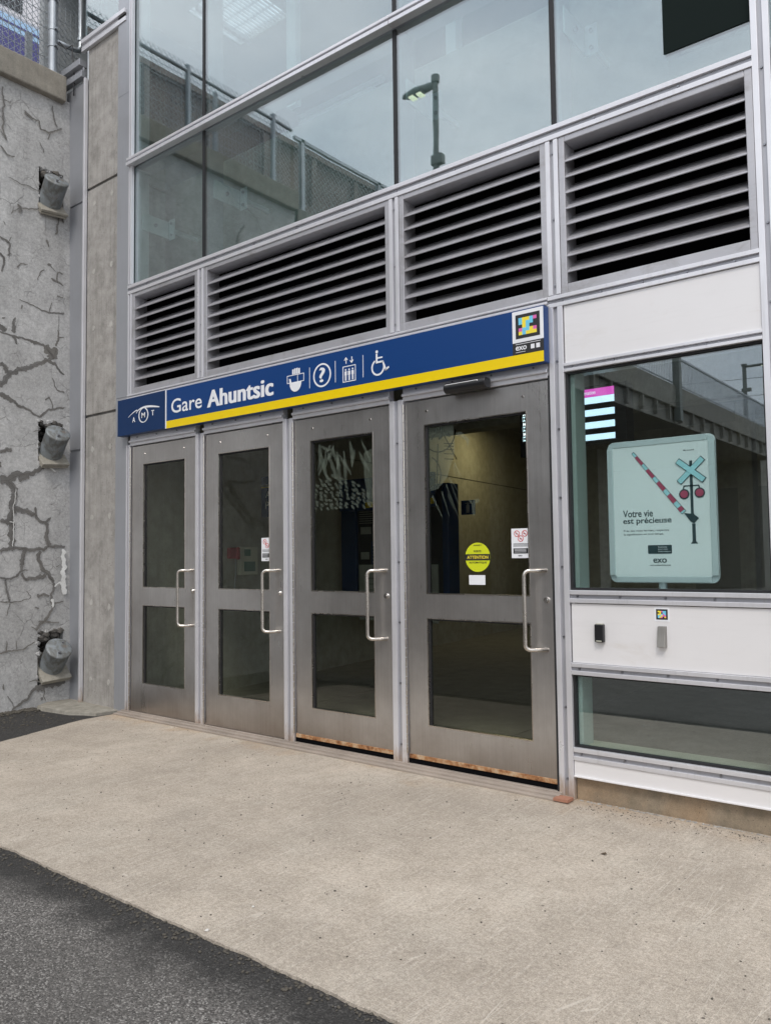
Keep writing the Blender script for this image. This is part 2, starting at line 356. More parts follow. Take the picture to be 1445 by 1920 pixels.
def text(name, body, x0, x1, z0, z1, y, m, parent, bold=0., ext=.0006, face='y', fat=0., sp=1.):
    cu = bpy.data.curves.new('t', 'FONT'); cu.body = body; cu.size = 1; cu.offset = min(bold, .012); cu.resolution_u = 4; cu.space_character = sp
    ob = bpy.data.objects.new('t', cu); S.collection.objects.link(ob)
    dg = bpy.context.evaluated_depsgraph_get(); me = bpy.data.meshes.new_from_object(ob.evaluated_get(dg))
    bpy.data.objects.remove(ob); bpy.data.curves.remove(cu)
    co = [(v.co.x, v.co.y) for v in me.vertices]; fs = [tuple(p.vertices) for p in me.polygons]; bpy.data.meshes.remove(me)
    a, b = min(c[0] for c in co), max(c[0] for c in co); c_, d_ = min(c[1] for c in co), max(c[1] for c in co)
    if not fat and bold > .012: fat = (bold-.012)*(z1-z0)*.9
    sx = (x1-x0-2*fat)/(b-a); sz = (z1-z0)/(d_-c_); mb = MB()
    for k, dx in enumerate((0, 2*fat, fat) if fat else (0,)):
        P = [(x0+dx+(cx-a)*sx, z0+(cz-c_)*sz) for cx, cz in co]; yy = y-.0003*k
        mb.add([(px, yy, pz) if face == 'y' else (y+.0003*k, px, pz) for px, pz in P], fs)
    return mb.build(name, m, parent)
rnd = random.Random(7)

# ================================================================== GROUND
def jitter_edge(a, b, n, amp, seed):
    rr = random.Random(seed); pts = []
    for i in range(n+1):
        f = i/n; p = Vector(a).lerp(Vector(b), f); dd = (Vector(b)-Vector(a)).normalized(); nn = Vector((-dd.y, dd.x))
        k = noise.noise(Vector((f*n*.13, seed, 0)))*amp*1.4 + rr.uniform(-.5, .5)*amp*.5
        pts.append(p + nn*k if 0 < i < n else p)
    return pts
g = MB(); g.add([(-150, -200, -.010), (200, -200, -.010), (200, 120, -.010), (-150, 120, -.010)], [(0, 1, 2, 3)])
tag(g.build('asphalt_ground', ASPH), 'dark grey coarse asphalt paving', kind='structure')
edge = jitter_edge((.42, -2.065), (5.4, -2.075), 260, .010, 3) + jitter_edge((5.4, -2.075), (14, -2.07), 60, .01, 4)[1:]
left = jitter_edge((-.125, .0), (-.115, -.36), 20, .008, 5) + jitter_edge((-.115, -.36), (.42, -2.065), 60, .008, 6)[1:]
outl = [(p.x, p.y) for p in left] + [(p.x, p.y) for p in edge[1:]] + [(14, .12), (-.125, .12)]
sb = MB(); n = len(outl)
sb.add([(x, y, 0) for x, y in outl] + [(x, y, -.06) for x, y in outl], [tuple(range(n)), *[(i, i+n, (i+1) % n+n, (i+1) % n) for i in range(n)]])
tag(sb.build('concrete_pavement', SLAB), 'beige broomed concrete slab before the doors', kind='structure')
# small ledge at the foot of the pillar
lp = [(-1.02, .05), (-1.0, -.12), (-.86, -.31), (-.7, -.30), (-.42, -.27), (-.30, -.20), (-.20, -.17), (-.16, .05)]
lb = MB(); n = len(lp)
lb.add([(x, y, .018 + .01*(x < -.6)) for x, y in lp] + [(x-.01, y-.012, -.05) for x, y in lp], [tuple(range(n)), *[(i, i+n, (i+1) % n+n, (i+1) % n) for i in range(n)]])
tag(lb.build('concrete_ledge', CPLATE, bevel=.006), 'chipped concrete ledge at the foot of the concrete pillar', kind='structure')

# grit and pebbles
def lump(mb, c, r, rr, flat=.6):
    vs = []; 
    t_ = (1+5**.5)/2
    ic = [(-1,t_,0),(1,t_,0),(-1,-t_,0),(1,-t_,0),(0,-1,t_),(0,1,t_),(0,-1,-t_),(0,1,-t_),(t_,0,-1),(t_,0,1),(-t_,0,-1),(-t_,0,1)]
    fs = [(0,11,5),(0,5,1),(0,1,7),(0,7,10),(0,10,11),(1,5,9),(5,11,4),(11,10,2),(10,7,6),(7,1,8),(3,9,4),(3,4,2),(3,2,6),(3,6,8),(3,8,9),(4,9,5),(2,4,11),(6,2,10),(8,6,7),(9,8,1)]
    sx, sy = rr.uniform(.7, 1.3), rr.uniform(.7, 1.3)
    for p in ic:
        k = r/1.9*rr.uniform(.8, 1.2); vs.append((c[0]+p[0]*k*sx, c[1]+p[1]*k*sy, c[2]+p[2]*k*flat))
    mb.add(vs, fs)
rr = random.Random(11)
gm = MB()
for i in range(330):
    x = rr.uniform(0, 6); y = -rr.random()**1.2*2.0
    lump(gm, (x, y, .001), rr.uniform(.0018, .0048), rr)
for i in range(900):      # crumbled joint between slab and asphalt
    x = rr.uniform(.35, 6.5); y = -2.075 - abs(rr.gauss(0, .035)); lump(gm, (x, y, -.007), rr.uniform(.002, .007), rr)
for i in range(420):
    x = rr.uniform(3.9, 6.5); y = -abs(rr.gauss(0, .06))-.02; lump(gm, (x, y, .001), rr.uniform(.0015, .004), rr)
for i in range(500):
    y = -rr.random()**1.5*.75; x = -.975 + abs(rr.gauss(0, .07)); 
    if y > -.30: continue
    lump(gm, (x, y, -.004), rr.uniform(.006, .018), rr)
for i in range(260):      # dirt against the wall, left
    y = -rr.random()*.9; x = -.97 + rr.random()**1.5*.75
    if y > -.33 and x < -.15: continue
    lump(gm, (x, y, -.007), rr.uniform(.004, .011), rr)
GRIT = plain('dark_grit', (.09, .08, .065), .9); PEB = plain('pale_stone', (.62, .6, .56), .8)
tag(gm.build('grit', GRIT), 'dark grit scattered over the paving', 'grit', kind='stuff')
for i, (x, y, r, lab) in enumerate([(3.512, -2.045, .009, 'white pebble lying on the slab edge beside the asphalt'), (3.50, -1.83, .006, 'small white stone chip on the slab away from its edge')]):
    pm = MB(); lump(pm, (x, y, .004 if i else .003), r, rr); tag(pm.build('pebble', PEB, bevel=.001, smooth=True), lab, 'pebble')
lf = MB(); lf.add([(4.275, -.62, .004), (4.292, -.622, .008), (4.300, -.612, .005), (4.290, -.604, .009), (4.278, -.61, .005)], [(0, 1, 2, 3, 4)])
o = lf.build('dry_leaf', plain('dead_leaf', (.09, .06, .035), .8)); o.modifiers.new('s', 'SOLIDIFY').thickness = .001
tag(o, 'tiny dark curled leaf on the beige slab below the right window', 'leaf')

# ================================================================== RETAINING WALL
WX = lambda z: -.95 - .0185*z
shear = lambda x, y, z: (x + WX(z), y, z)
wall = thing('retaining_wall', (-1.0, -1.4, 0), 'grey cracked concrete retaining wall left of the station doors', 'wall')
holes = [(4.40, 4.775), (2.12, 2.47), (.17, .64)]
wm = MB(); Y0, Y1, HY0, HY1 = -2.9, .06, -.262, -.028
wm.box(-.30, 0, Y0, HY0, -.1, 5.5).box(-.30, 0, HY1, Y1, -.1, 5.5)
zz = [-.1] + [q for h in sorted(holes) for q in h] + [5.5]
for i in range(0, len(zz), 2): wm.box(-.30, 0, HY0, HY1, zz[i], zz[i+1])
wm.box(-.9, -.30, Y0, Y1, -.1, 5.5)
wm.build('wall_face', WALL, wall, fn=shear)
cm = MB(); cm.box(-1.55, -.985, -2.9, -.03, 5.452, 5.69)
cm.build('coping', CCOP, wall, bevel=.012)
# niche linings of broken concrete
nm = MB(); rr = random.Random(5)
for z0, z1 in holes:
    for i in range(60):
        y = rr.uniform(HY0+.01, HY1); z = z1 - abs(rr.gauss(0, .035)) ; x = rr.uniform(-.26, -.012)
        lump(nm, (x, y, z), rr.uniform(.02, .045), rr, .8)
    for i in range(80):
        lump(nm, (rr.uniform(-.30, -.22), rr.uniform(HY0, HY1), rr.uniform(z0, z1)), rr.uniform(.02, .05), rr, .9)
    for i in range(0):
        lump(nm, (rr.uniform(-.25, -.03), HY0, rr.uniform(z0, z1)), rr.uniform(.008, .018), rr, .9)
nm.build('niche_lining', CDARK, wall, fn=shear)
em = MB()
for z0, z1 in holes:      # broken rims of the niches
    for i in range(46):
        if rr.random() < .6: y, z = rr.uniform(HY0, HY1), z1 + rr.uniform(-.012, .012)
        else: y, z = HY0 + rr.uniform(-.008, .008), rr.uniform(z0, z1)
        lump(em, (-.022 + rr.uniform(-.02, .006), y, z), rr.uniform(.012, .032), rr, .8)
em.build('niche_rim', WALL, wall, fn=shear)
CR = [([(-0.6,2.719),(-0.553,2.798),(-0.494,2.856),(-0.445,2.889),(-0.335,2.933),(-0.234,2.995),(-0.169,3.026)],37,29),
 ([(-0.601,2.921),(-0.56,2.892),(-0.53,2.85)],24,40),
 ([(-0.169,3.026),(-0.104,3.0),(-0.064,2.944),(-0.018,2.92)],27,12),
 ([(-0.202,3.151),(-0.143,3.093),(-0.117,3.048)],53,82),
 ([(-0.091,3.154),(-0.124,3.059)],45,53),
 ([(-0.091,3.167),(-0.071,3.247),(-0.078,3.322)],16,11),
 ([(-0.071,3.26),(-0.018,3.265)],11,8),
 ([(-0.202,3.151),(-0.285,3.165),(-0.36,3.174),(-0.459,3.178),(-0.543,3.184),(-0.603,3.196)],19,11),
 ([(-0.31,3.17),(-0.266,3.163)],29,24),
 ([(-0.498,3.182),(-0.471,3.163),(-0.446,3.114)],27,12),
 ([(-0.603,3.256),(-0.555,3.206)],35,45),
 ([(-0.483,3.209),(-0.484,3.282),(-0.472,3.346)],29,11),
 ([(-0.586,3.314),(-0.556,3.326)],11,7),
 ([(-0.6,2.663),(-0.528,2.634),(-0.48,2.617)],40,27),
 ([(-0.48,2.617),(-0.444,2.581),(-0.358,2.562),(-0.308,2.532),(-0.245,2.504)],19,9),
 ([(-0.245,2.504),(-0.22,2.544),(-0.168,2.589),(-0.116,2.596),(-0.017,2.622)],16,9),
 ([(-0.13,2.6),(-0.136,2.656),(-0.162,2.702),(-0.194,2.659)],8,12),
 ([(-0.017,2.762),(-0.09,2.769),(-0.117,2.834),(-0.136,2.881)],11,5),
 ([(-0.436,3.514),(-0.362,3.501),(-0.273,3.479),(-0.183,3.463),(-0.105,3.463),(-0.018,3.489)],5,12),
 ([(-0.157,3.469),(-0.144,3.561)],8,4),
 ([(-0.071,3.458),(-0.071,3.311)],4,4),
 ([(-0.032,3.737),(-0.092,3.766),(-0.145,3.777)],7,16),
 ([(-0.085,3.768),(-0.078,3.847),(-0.032,3.853)],12,7),
 ([(-0.105,3.852),(-0.164,3.9)],5,7),
 ([(-0.178,3.889),(-0.145,3.905)],16,13),
 ([(-0.607,3.883),(-0.577,3.843),(-0.571,3.784),(-0.594,3.717)],16,11),
 ([(-0.608,4.016),(-0.56,4.007),(-0.524,3.994),(-0.523,3.895),(-0.547,3.876)],16,8),
 ([(-0.523,3.895),(-0.499,3.89)],7,4),
 ([(-0.53,4.004),(-0.515,4.052)],7,4),
 ([(-0.066,4.368),(-0.092,4.268),(-0.099,4.195)],8,16),
 ([(-0.191,4.121),(-0.165,4.059)],16,7),
 ([(-0.456,3.792),(-0.425,3.832),(-0.363,3.843)],11,5),
 ([(-0.274,3.724),(-0.255,3.798),(-0.21,3.842)],5,8),
 ([(-0.596,2.158),(-0.538,2.193),(-0.496,2.185)],16,27),
 ([(-0.596,2.081),(-0.59,2.035)],16,11),
 ([(-0.595,1.956),(-0.537,1.948),(-0.465,1.989),(-0.38,1.995),(-0.294,2.022),(-0.231,2.058)],27,21),
 ([(-0.308,2.374),(-0.245,2.399)],4,5),
 ([(-0.411,3.471),(-0.417,3.432)],11,7),
 ([(-0.092,3.625),(-0.031,3.64)],9,7),
 ([(-0.579,4.16),(-0.561,4.135)],7,4),
 ([(-0.595,1.924),(-0.522,1.929),(-0.447,1.978),(-0.346,1.998),(-0.255,2.036),(-0.216,2.065)],36,28),
 ([(-0.435,1.935),(-0.346,1.979)],33,22),
 ([(-0.522,1.923),(-0.478,1.858),(-0.465,1.81),(-0.484,1.735),(-0.496,1.661),(-0.501,1.587),(-0.489,1.526),(-0.492,1.368)],47,36),
 ([(-0.471,1.692),(-0.408,1.689),(-0.332,1.661),(-0.293,1.649)],36,33),
 ([(-0.293,1.712),(-0.284,1.643),(-0.254,1.594),(-0.201,1.583),(-0.168,1.52),(-0.188,1.457),(-0.168,1.369)],14,30),
 ([(-0.201,1.583),(-0.148,1.629)],14,14),
 ([(-0.593,1.579),(-0.501,1.581)],28,22),
 ([(-0.592,1.331),(-0.519,1.355),(-0.432,1.356),(-0.318,1.343),(-0.214,1.35),(-0.174,1.369),(-0.094,1.375),(-0.012,1.369)],22,17),
 ([(-0.372,1.349),(-0.394,1.282),(-0.4,1.208)],25,33),
 ([(-0.4,1.208),(-0.406,1.159),(-0.468,1.118),(-0.542,1.096),(-0.59,1.115)],17,10),
 ([(-0.4,1.159),(-0.349,1.17)],11,7),
 ([(-0.406,1.147),(-0.374,1.079),(-0.33,1.096),(-0.279,1.107),(-0.227,1.112),(-0.2,1.136)],17,25),
 ([(-0.251,1.331),(-0.26,1.268),(-0.233,1.205),(-0.2,1.155),(-0.161,1.116),(-0.121,1.052)],30,22),
 ([(-0.542,1.096),(-0.541,1.017),(-0.517,0.944),(-0.51,0.908)],10,14),
 ([(-0.589,0.908),(-0.516,0.904),(-0.43,0.904),(-0.342,0.924),(-0.323,0.947),(-0.368,0.992)],8,4),
 ([(-0.121,1.052),(-0.107,1.026),(-0.147,0.952),(-0.14,0.876),(-0.127,0.838)],17,14),
 ([(-0.272,0.951),(-0.16,0.946)],25,17),
 ([(-0.127,0.832),(-0.16,0.79),(-0.193,0.729),(-0.251,0.696),(-0.277,0.649)],17,19),
 ([(-0.193,0.717),(-0.066,0.708)],11,7),
 ([(-0.127,0.838),(-0.107,0.875),(-0.026,0.889)],12,8),
 ([(-0.258,0.722),(-0.212,0.725)],14,6),
 ([(-0.586,0.478),(-0.526,0.501),(-0.453,0.506),(-0.391,0.5),(-0.341,0.532),(-0.29,0.558)],11,7),
 ([(-0.538,0.497),(-0.533,0.585)],12,6),
 ([(-0.534,0.789),(-0.504,0.895)],7,6),
 ([(-0.453,0.506),(-0.447,0.578)],6,4),
 ([(-0.523,-0.051),(-0.475,0.019),(-0.401,0.055),(-0.352,0.084),(-0.314,0.14),(-0.26,0.175)],11,22),
 ([(-0.524,0.133),(-0.463,0.029)],6,4),
 ([(-0.205,0.155),(-0.202,0.038)],8,7),
 ([(-0.561,0.232),(-0.555,0.184)],8,12),
 ([(-0.224,0.078),(-0.221,0.051)],17,14),
 ([(-0.339,0.222),(-0.276,0.232),(-0.224,0.189)],7,12),
 ([(-0.276,0.171),(-0.172,0.179),(-0.012,0.174)],47,30),
 ([(-0.291,0.847),(-0.252,0.833)],11,7),
 ([(-0.277,0.661),(-0.322,0.689)],7,4),
 ([(-0.101,1.191),(-0.067,1.203)],7,6),
 ([(-0.592,5.36),(-0.582,5.148),(-0.589,4.979),(-0.557,4.894)],12,11),
 ([(-0.583,5.248),(-0.518,5.244)],7,5),
 ([(-0.402,5.228),(-0.335,5.19),(-0.266,5.194),(-0.257,5.121),(-0.17,5.123),(-0.045,5.211)],9,12),
 ([(-0.402,5.203),(-0.318,5.189)],21,7),
 ([(-0.135,5.391),(-0.126,5.281),(-0.09,5.209)],11,9),
 ([(-0.179,5.05),(-0.161,5.127)],9,7),
 ([(-0.612,4.821),(-0.548,4.765),(-0.483,4.774)],11,7),
 ([(-0.547,4.567),(-0.416,4.549),(-0.247,4.543)],5,7),
 ([(-0.497,4.288),(-0.432,4.327),(-0.238,4.384)],7,9),
 ([(-0.457,4.36),(-0.418,4.298)],11,32),
 ([(-0.063,4.392),(-0.036,4.323)],9,14),
 ([(-0.613,4.969),(-0.565,4.899)],7,7),
 ([(-0.513,4.249),(-0.489,4.324)],7,5),
 ([(-0.257,5.0),(-0.222,4.912)],5,7)]
LM = [([(-0.04,1.35),(-0.032,1.253),(-0.034,1.177),(-0.04,1.062),(-0.026,0.947)],25,41),
 ([(-0.147,0.914),(-0.136,0.838)],19,17),
 ([(-0.121,1.02),(-0.087,1.051),(-0.026,1.055)],10,8),
 ([(-0.466,1.859),(-0.477,1.735),(-0.49,1.71),(-0.483,1.6),(-0.485,1.526),(-0.489,1.368)],4,6),
 ([(-0.52,1.581),(-0.485,1.579)],6,6),
 ([(-0.169,2.056),(-0.109,2.028)],12,7)]
def ribbons(data, off0, m, name, minw=.0):
    rb = MB(); rr = random.Random(3)
    for ci, (pts, wa, wb) in enumerate(data):
        L = [0]
        for a, b in zip(pts[:-1], pts[1:]): L.append(L[-1] + math.hypot(b[0]-a[0], b[1]-a[1]))
        n = max(4, int(L[-1]/.009)); vs = []; X = off0 + ci*.00012
        for i in range(n+1):
            s = L[-1]*i/n; k = max(j for j in range(len(pts)) if L[j] <= s+1e-9); k = min(k, len(pts)-2)
            f = (s-L[k])/max(1e-6, L[k+1]-L[k]); a, b = pts[k], pts[k+1]
            y, z = a[0]+(b[0]-a[0])*f, a[1]+(b[1]-a[1])*f; dy, dz = b[0]-a[0], b[1]-a[1]; q = math.hypot(dy, dz) or 1
            ny, nz = -dz/q, dy/q
            wv = (wa+(wb-wa)*i/n)*.00125; j = noise.noise(Vector((s*22, ci*7.3, 0)))*(.010+wv*.25) + rr.uniform(-.5, .5)*.003
            y += ny*j; z += nz*j
            w1 = wv*.5*(1+.55*noise.noise(Vector((s*45, ci*3.1, 5)))+rr.uniform(-.2, .2)); w2 = wv*.5*(1+.55*noise.noise(Vector((s*45, ci*3.1, 9)))+rr.uniform(-.2, .2))
            if i in (0, n): w1 *= .45; w2 *= .45
            w1 = max(w1, minw); w2 = max(w2, minw)
            vs += [(X, min(y-ny*w1, .05), z-nz*w1), (X, min(y+ny*w2, .05), z+nz*w2)]
        rb.add(vs, [(2*i, 2*i+1, 2*i+3, 2*i+2) for i in range(n)])
    return rb.build(name, m, wall, fn=shear)
ribbons(CR, .0008, CFIL, 'crack_filler', .0012)
ribbons([(p, max(2, a*.10), max(2, b*.14)) for p, a, b in CR if max(a, b) >= 14], .0130, CHAIR, 'crack', .0008)
ribbons(LM, .0200, LIME, 'lime_deposit', .0012)
# cracks further along the wall, out of the frame
rr = random.Random(8); EX = []
for i in range(26):
    y, z = rr.uniform(-2.8, -.8), rr.uniform(.1, 5.2); a = rr.uniform(0, 6.28); p = [(y, z)]
    for k in range(5):
        a += rr.uniform(-.7, .7); y += math.cos(a)*.16; z += math.sin(a)*.16; p.append((min(max(y, -2.88), -.75), min(max(z, 0), 5.4)))
    EX.append((p, rr.choice((5, 9, 20, 30)), rr.choice((4, 8, 16))))
ribbons(EX, .0008, CFIL, 'crack_filler', .0012)

# anchor heads
def anchor(zc, yc, label, tilt=40, plate_mat=CPLATE, sz=1.):
    bx = WX(zc)-.02
    a = thing('anchor_head', (bx, yc, zc), label, 'anchor', 'capped anchor heads in the retaining wall')
    ax = Vector((math.cos(R(tilt)), -.10, math.sin(R(tilt)))).normalized(); side = Vector((0, 1, 0)); side = (side-ax*side.dot(ax)).normalized(); up = ax.cross(side)
    base = Vector((bx, yc, zc))
    c = MB(); r = .098*sz
    prof = [(0, r*1.0), (.02, r*1.0), (.21, r*1.03), (.222, r*1.08), (.232, r*1.05), (.236, r*.93), (.238, 0.001)]
    n = 40; vs = []; fs = []
    for h, q in prof:
        for i in range(n):
            t_ = 2*math.pi*i/n; k = 1+.012*math.sin(3*t_+h*9)
            vs.append(base + ax*h + q*k*(math.cos(t_)*side + math.sin(t_)*up))
    for j in range(len(prof)-1):
        for i in range(n): fs.append((j*n+i, j*n+(i+1) % n, (j+1)*n+(i+1) % n, (j+1)*n+i))
    o = c.add(vs, fs).build('cap', CAPM, a, smooth=True); o.data.update()
    p = MB(); h = .145*sz
    for d0, d1, g_ in ((-.05, -.028, 1.), (-.024, 0., 1.03)):
        vs = []
        for dd in (d0, d1):
            for sx, sz_ in ((-1, -1), (1, -1), (1, 1), (-1, 1)): vs.append(base + ax*dd + side*h*g_*sx*.82 + up*h*g_*sz_)
        p.add(vs, [(0, 3, 2, 1), (4, 5, 6, 7), (0, 1, 5, 4), (1, 2, 6, 5), (2, 3, 7, 6), (3, 0, 4, 7)])
    p.build('bearing_plate', plate_mat, a, bevel=.004)
    b = MB(); q = base + ax*.236 + side*(-.02) + up*(-.055); b.cyl(q, q+ax*.022, .011, n=6); q = base + ax*.236 + side*(.05)+up*.05; b.cyl(q, q+ax*.012, .008, n=6)
    b.each('bolt', SCREW, a)
anchor(4.475, -.150, 'grey anchor cap in the topmost broken niche of the cracked wall', 44)
anchor(2.20, -.135, 'grey anchor cap in the middle niche, level with the door tops', 44)
anchor(.335, -.125, 'grey anchor cap in the lowest niche near the ground', 44, sz=1.05)
tag(MB().box(-60, -1.88, -2.9, 60, -.1, 5.5).build('embankment', CDARK), 'raised railway embankment behind the wall', kind='structure')
# chain-link fence on the coping with its posts
def wires(mb, y0, y1, z0, z1, x, sp, r):
    H = z1-z0; n = int((y1-y0+H)/sp)
    for sgn in (1, -1):
        for i in range(n+1):
            c = y0-H+i*sp if sgn > 0 else y0+i*sp
            a, b = (c, z0), (c+sgn*H, z1)
            if sgn < 0: a, b = (c, z0), (c-H, z1)
            # clip to y0..y1
            (ya, za), (yb, zb) = a, b
            def cl(ya, za, yb, zb, Y): f = (Y-ya)/(yb-ya); return Y, za+f*(zb-za)
            if max(ya, yb) <= y0 or min(ya, yb) >= y1: continue
            if ya < y0: ya, za = cl(ya, za, yb, zb, y0)
            if yb < y0: yb, zb = cl(ya, za, yb, zb, y0)
            if ya > y1: ya, za = cl(ya, za, yb, zb, y1)
            if yb > y1: yb, zb = cl(ya, za, yb, zb, y1)
            if abs(yb-ya) < 1e-3: continue
            mb.cyl((x+sgn*r, ya, za), (x+sgn*r, yb, zb), r, n=4, cap=False)
FX = -1.13
F = thing('chain_link_fence', (FX, -1.4, 5.69), 'galvanised chain link fence with thick pipe posts on top of the cracked wall', 'fence')
m = MB(); wires(m, -2.9, .20, 5.70, 6.60, FX, .062, .0027); m.build('wire_mesh', GALV, F)
m = MB(); m.tube([(FX+.02, -2.9, 6.50), (FX+.02, -.09, 6.50)], .021, 10).build('top_rail', GALV, F, smooth=True)
pm = MB()
for y in (-1.35, -2.6): pm.cyl((FX+.02, y, 5.69), (FX+.02, y, 6.56), .03, n=14)
pm.each('post', GALV, F)
MB().cyl((FX+.02, -.105, 5.69), (FX+.02, -.105, 6.72), .040, n=20).build('post', GALV, F)
c = MB()
for z in (5.98, 6.14, 6.42): c.cyl((FX+.02, -.105, z), (FX+.02, -.105, z+.016), .0445, n=20).box(FX+.055, FX+.085, -.115, -.095, z, z+.016)
c.each('clamp', GALV, F)
MB().tube([(FX, .185, 6.9), (FX, .185, 6.14), (FX, .165, 6.10), (FX, .12, 6.085), (FX+.02, -.10, 6.06)], .022, 12).build('brace_pipe', GALV, F, smooth=True)
MB().cyl((FX, .185, 6.2), (FX, .185, 6.23), .03, n=14).build('clamp', GALV, F)
MB().cyl((FX-.03, .29, 5.6), (FX-.03, .29, 6.8), .016, n=10).build('post', GALV, F)
MB().tube([(FX+.05, -.06, 6.05), (FX+.10, -.02, 5.98), (FX+.14, .02, 6.02), (-.99, .02, 5.93), (-.955, .02, 5.78), (-.945, .015, 5.62), (-.948, .015, 5.52)], .006, 6).build('cable', BLACK, F, smooth=True)
G2 = thing('welded_wire_fence', (-1.30, -1, 5.6), 'thin welded wire fence of upright wires standing just behind the chain link', 'fence')
m = MB()
y = -2.9
while y < .5: m.cyl((-1.30, y, 5.6), (-1.30, y, 6.58), .0027, n=4, cap=False); y += .055
for z in [5.7+.145*k for k in range(7)]: m.cyl((-1.305, -2.9, z), (-1.305, .5, z), .003, n=4, cap=False)
m.build('wire_mesh', GALV, G2)
m = MB()
for y in (-1.9, -.52, .47): m.box(-1.35, -1.31, y-.02, y+.02, 5.55, 6.6)
m.each('post', GALV, G2)
# passenger train standing on the embankment
T = thing('passenger_train', (-4.4, 8, 6.2), 'white commuter train carriage with purple and light blue stripes and dark windows', 'train')
TX = -3.0; DK = plain('train_window', (.02, .022, .026), .1); TW = plain('train_white', (.72, .70, .72), .35); TB = plain('train_purple', (.06, .055, .22), .4)
TL = plain('train_light_blue', (.38, .58, .80), .4); UND = plain('underframe', (.05, .045, .04), .7)
MB().box(-5.8, TX-.02, .05, 24, 7.42, 9.7).build('body', TW, T, bevel=.05)
MB().box(-5.8, TX, .05, 24, 6.62, 7.26).build('lower_body', TB, T, bevel=.02)
MB().box(-5.8, TX-.004, .05, 24, 7.26, 7.42).build('stripe', TL, T)
MB().box(TX-.004, TX+.002, .05, 24, 7.325, 7.345).build('stripe_line', TB, T)
y = -.02
for a, b in ((.10, .56), (.98, 2.0), (2.4, 3.4), (3.8, 4.8), (5.2, 6.2), (6.6, 7.6), (8, 9)):
    MB().box(TX-.02, TX-.008, a, b, 7.52, 8.35).build('window', DK, T)
MB().box(-5.6, TX-.15, .3, 23.8, 6.2, 6.62).build('underframe', UND, T)
YL = plain('yellow_paint', (.75, .55, .05), .5)
MB().box(TX-.008, TX-.004, 1.02, 1.40, 7.80, 7.815).build('yellow_mark', YL, T)
K = thing('freight_wagon', (-3.9, -6, 6.2), 'low rusty brown freight wagon numbered 1035 on the railway bridge', 'train')
WB = metal('wagon_brown', (.20, .145, .12), .6, .1, .5)
MB().box(-5.2, -2.62, -12, -.6, 6.55, 7.42).build('body', WB, K, bevel=.01)
m = MB()
for i in range(12): m.box(-2.62, -2.56, -11.9+i*1.0, -11.8+i*1.0, 6.5, 7.46)
m.box(-2.62, -2.54, -12, -.6, 7.38, 7.46).box(-2.62, -2.54, -12, -.6, 6.45, 6.57).build('rib', WB, K)
text('number', '1035', -2.62, -2.18, 7.06, 7.22, -2.53, INK, K, face='x')
w_ = MB()
for y in (-11, -9.2, -3.2, -1.4): w_.cyl((-2.75, y, 6.1), (-2.9, y, 6.1), .42, n=24)
w_.each('wheel', UND, K)
# ballast and sleepers ends
BAL = concrete('ballast', (.16, .14, .12), (.34, .31, .28), 1, .4, scale=2, bumpd=.03)
m = MB(); m.add([(-1.9, -2.9, 5.5), (-1.9, 60, 5.5), (-2.5, 60, 5.86), (-2.5, -2.9, 5.86), (-12, 60, 5.86), (-12, -2.9, 5.86)], [(0, 3, 2, 1), (3, 5, 4, 2)])
tag(m.build('ballast', BAL), 'grey railway ballast bed beside the track', kind='structure')
SLP = plain('rusty_block', (.30, .12, .06), .85)
m = MB()
for i in range(14): m.box(-2.1, -1.98, -2.6+i*.5, -2.25+i*.5, 5.92, 6.16)
tag(m.build('rail', SLP), 'rusty stacked rail pieces on the ballast behind the fence', 'rail')
m = MB().box(-1.86, -1.82, -.55, -.15, 5.5, 6.15).box(-1.84, -1.80, .0, .06, 5.5, 6.5)
tag(m.build('steel_stake', GALV), 'short grey steel plate and stake behind the chain link', 'stake')


# ================================================================== STATION BUILDING
B = thing('station_building', (2.4, .3, 0), 'glass and aluminium station entrance building with louvres over four steel doors', 'building')
def part(mb, name, m, **k): return mb.build(name, m, B, **k)
# pillar, flashing, corner sheet
pl_ = MB(); pl_.box(-.722, -.226, .03, .5, -.02, 2.500).box(-.722, -.226, .03, .5, 2.522, 4.55).box(-.722, -.226, .03, .5, 4.575, 5.90)
part(pl_, 'pillar', CPIL, bevel=.003)
MB().box(-.714, -.234, .042, .49, 2.500, 2.522).box(-.714, -.234, .042, .49, 4.55, 4.575).each('pillar_joint', CHAIR, B)
tm = MB(); TIE = concrete('tie_patch', (.40, .385, .36), (.54, .52, .49), .6, .2)
for z in (4.42, 3.78, 3.27, 2.20, 1.62, .87, .24):
    for x in (-.61, -.34):
        zz_ = z + rnd.uniform(-.02, .02); tm.poly([(x+.021*rnd.uniform(.75, 1.2)*math.cos(2*math.pi*i/14), zz_+.026*rnd.uniform(.8, 1.2)*math.sin(2*math.pi*i/14)) for i in range(14)], .0298, .002)
tm.each('tie_patch', TIE, B)
fm = MB()
for z0, z1 in ((-.0, 2.215), (2.218, 4.475), (4.478, 5.60)): fm.box(-1.1, -.752, .035, .05, z0+.018, z1)
fm.box(-1.1, -.752, .05, .08, 0, 5.6)
part(fm, 'flashing', ALUF)
part(MB().box(-.752, -.728, -.005, .03, .02, 5.6), 'flashing_edge', ALU, bevel=.003)
part(MB().box(-1.45, -.80, -.02, .06, 5.74, 5.80).box(-1.45, -.80, .0, .05, 5.64, 5.70).box(-1.45, -.80, .02, .04, 5.70, 5.74), 'capping_rail', ALUF, bevel=.004)
cs = MB()
for z0, z1 in ((.0, 2.598), (2.601, 5.215), (5.218, 8.6)): cs.box(-.226, -.052, .008, .03, z0, z1)
part(cs, 'corner_sheet', ALUF)
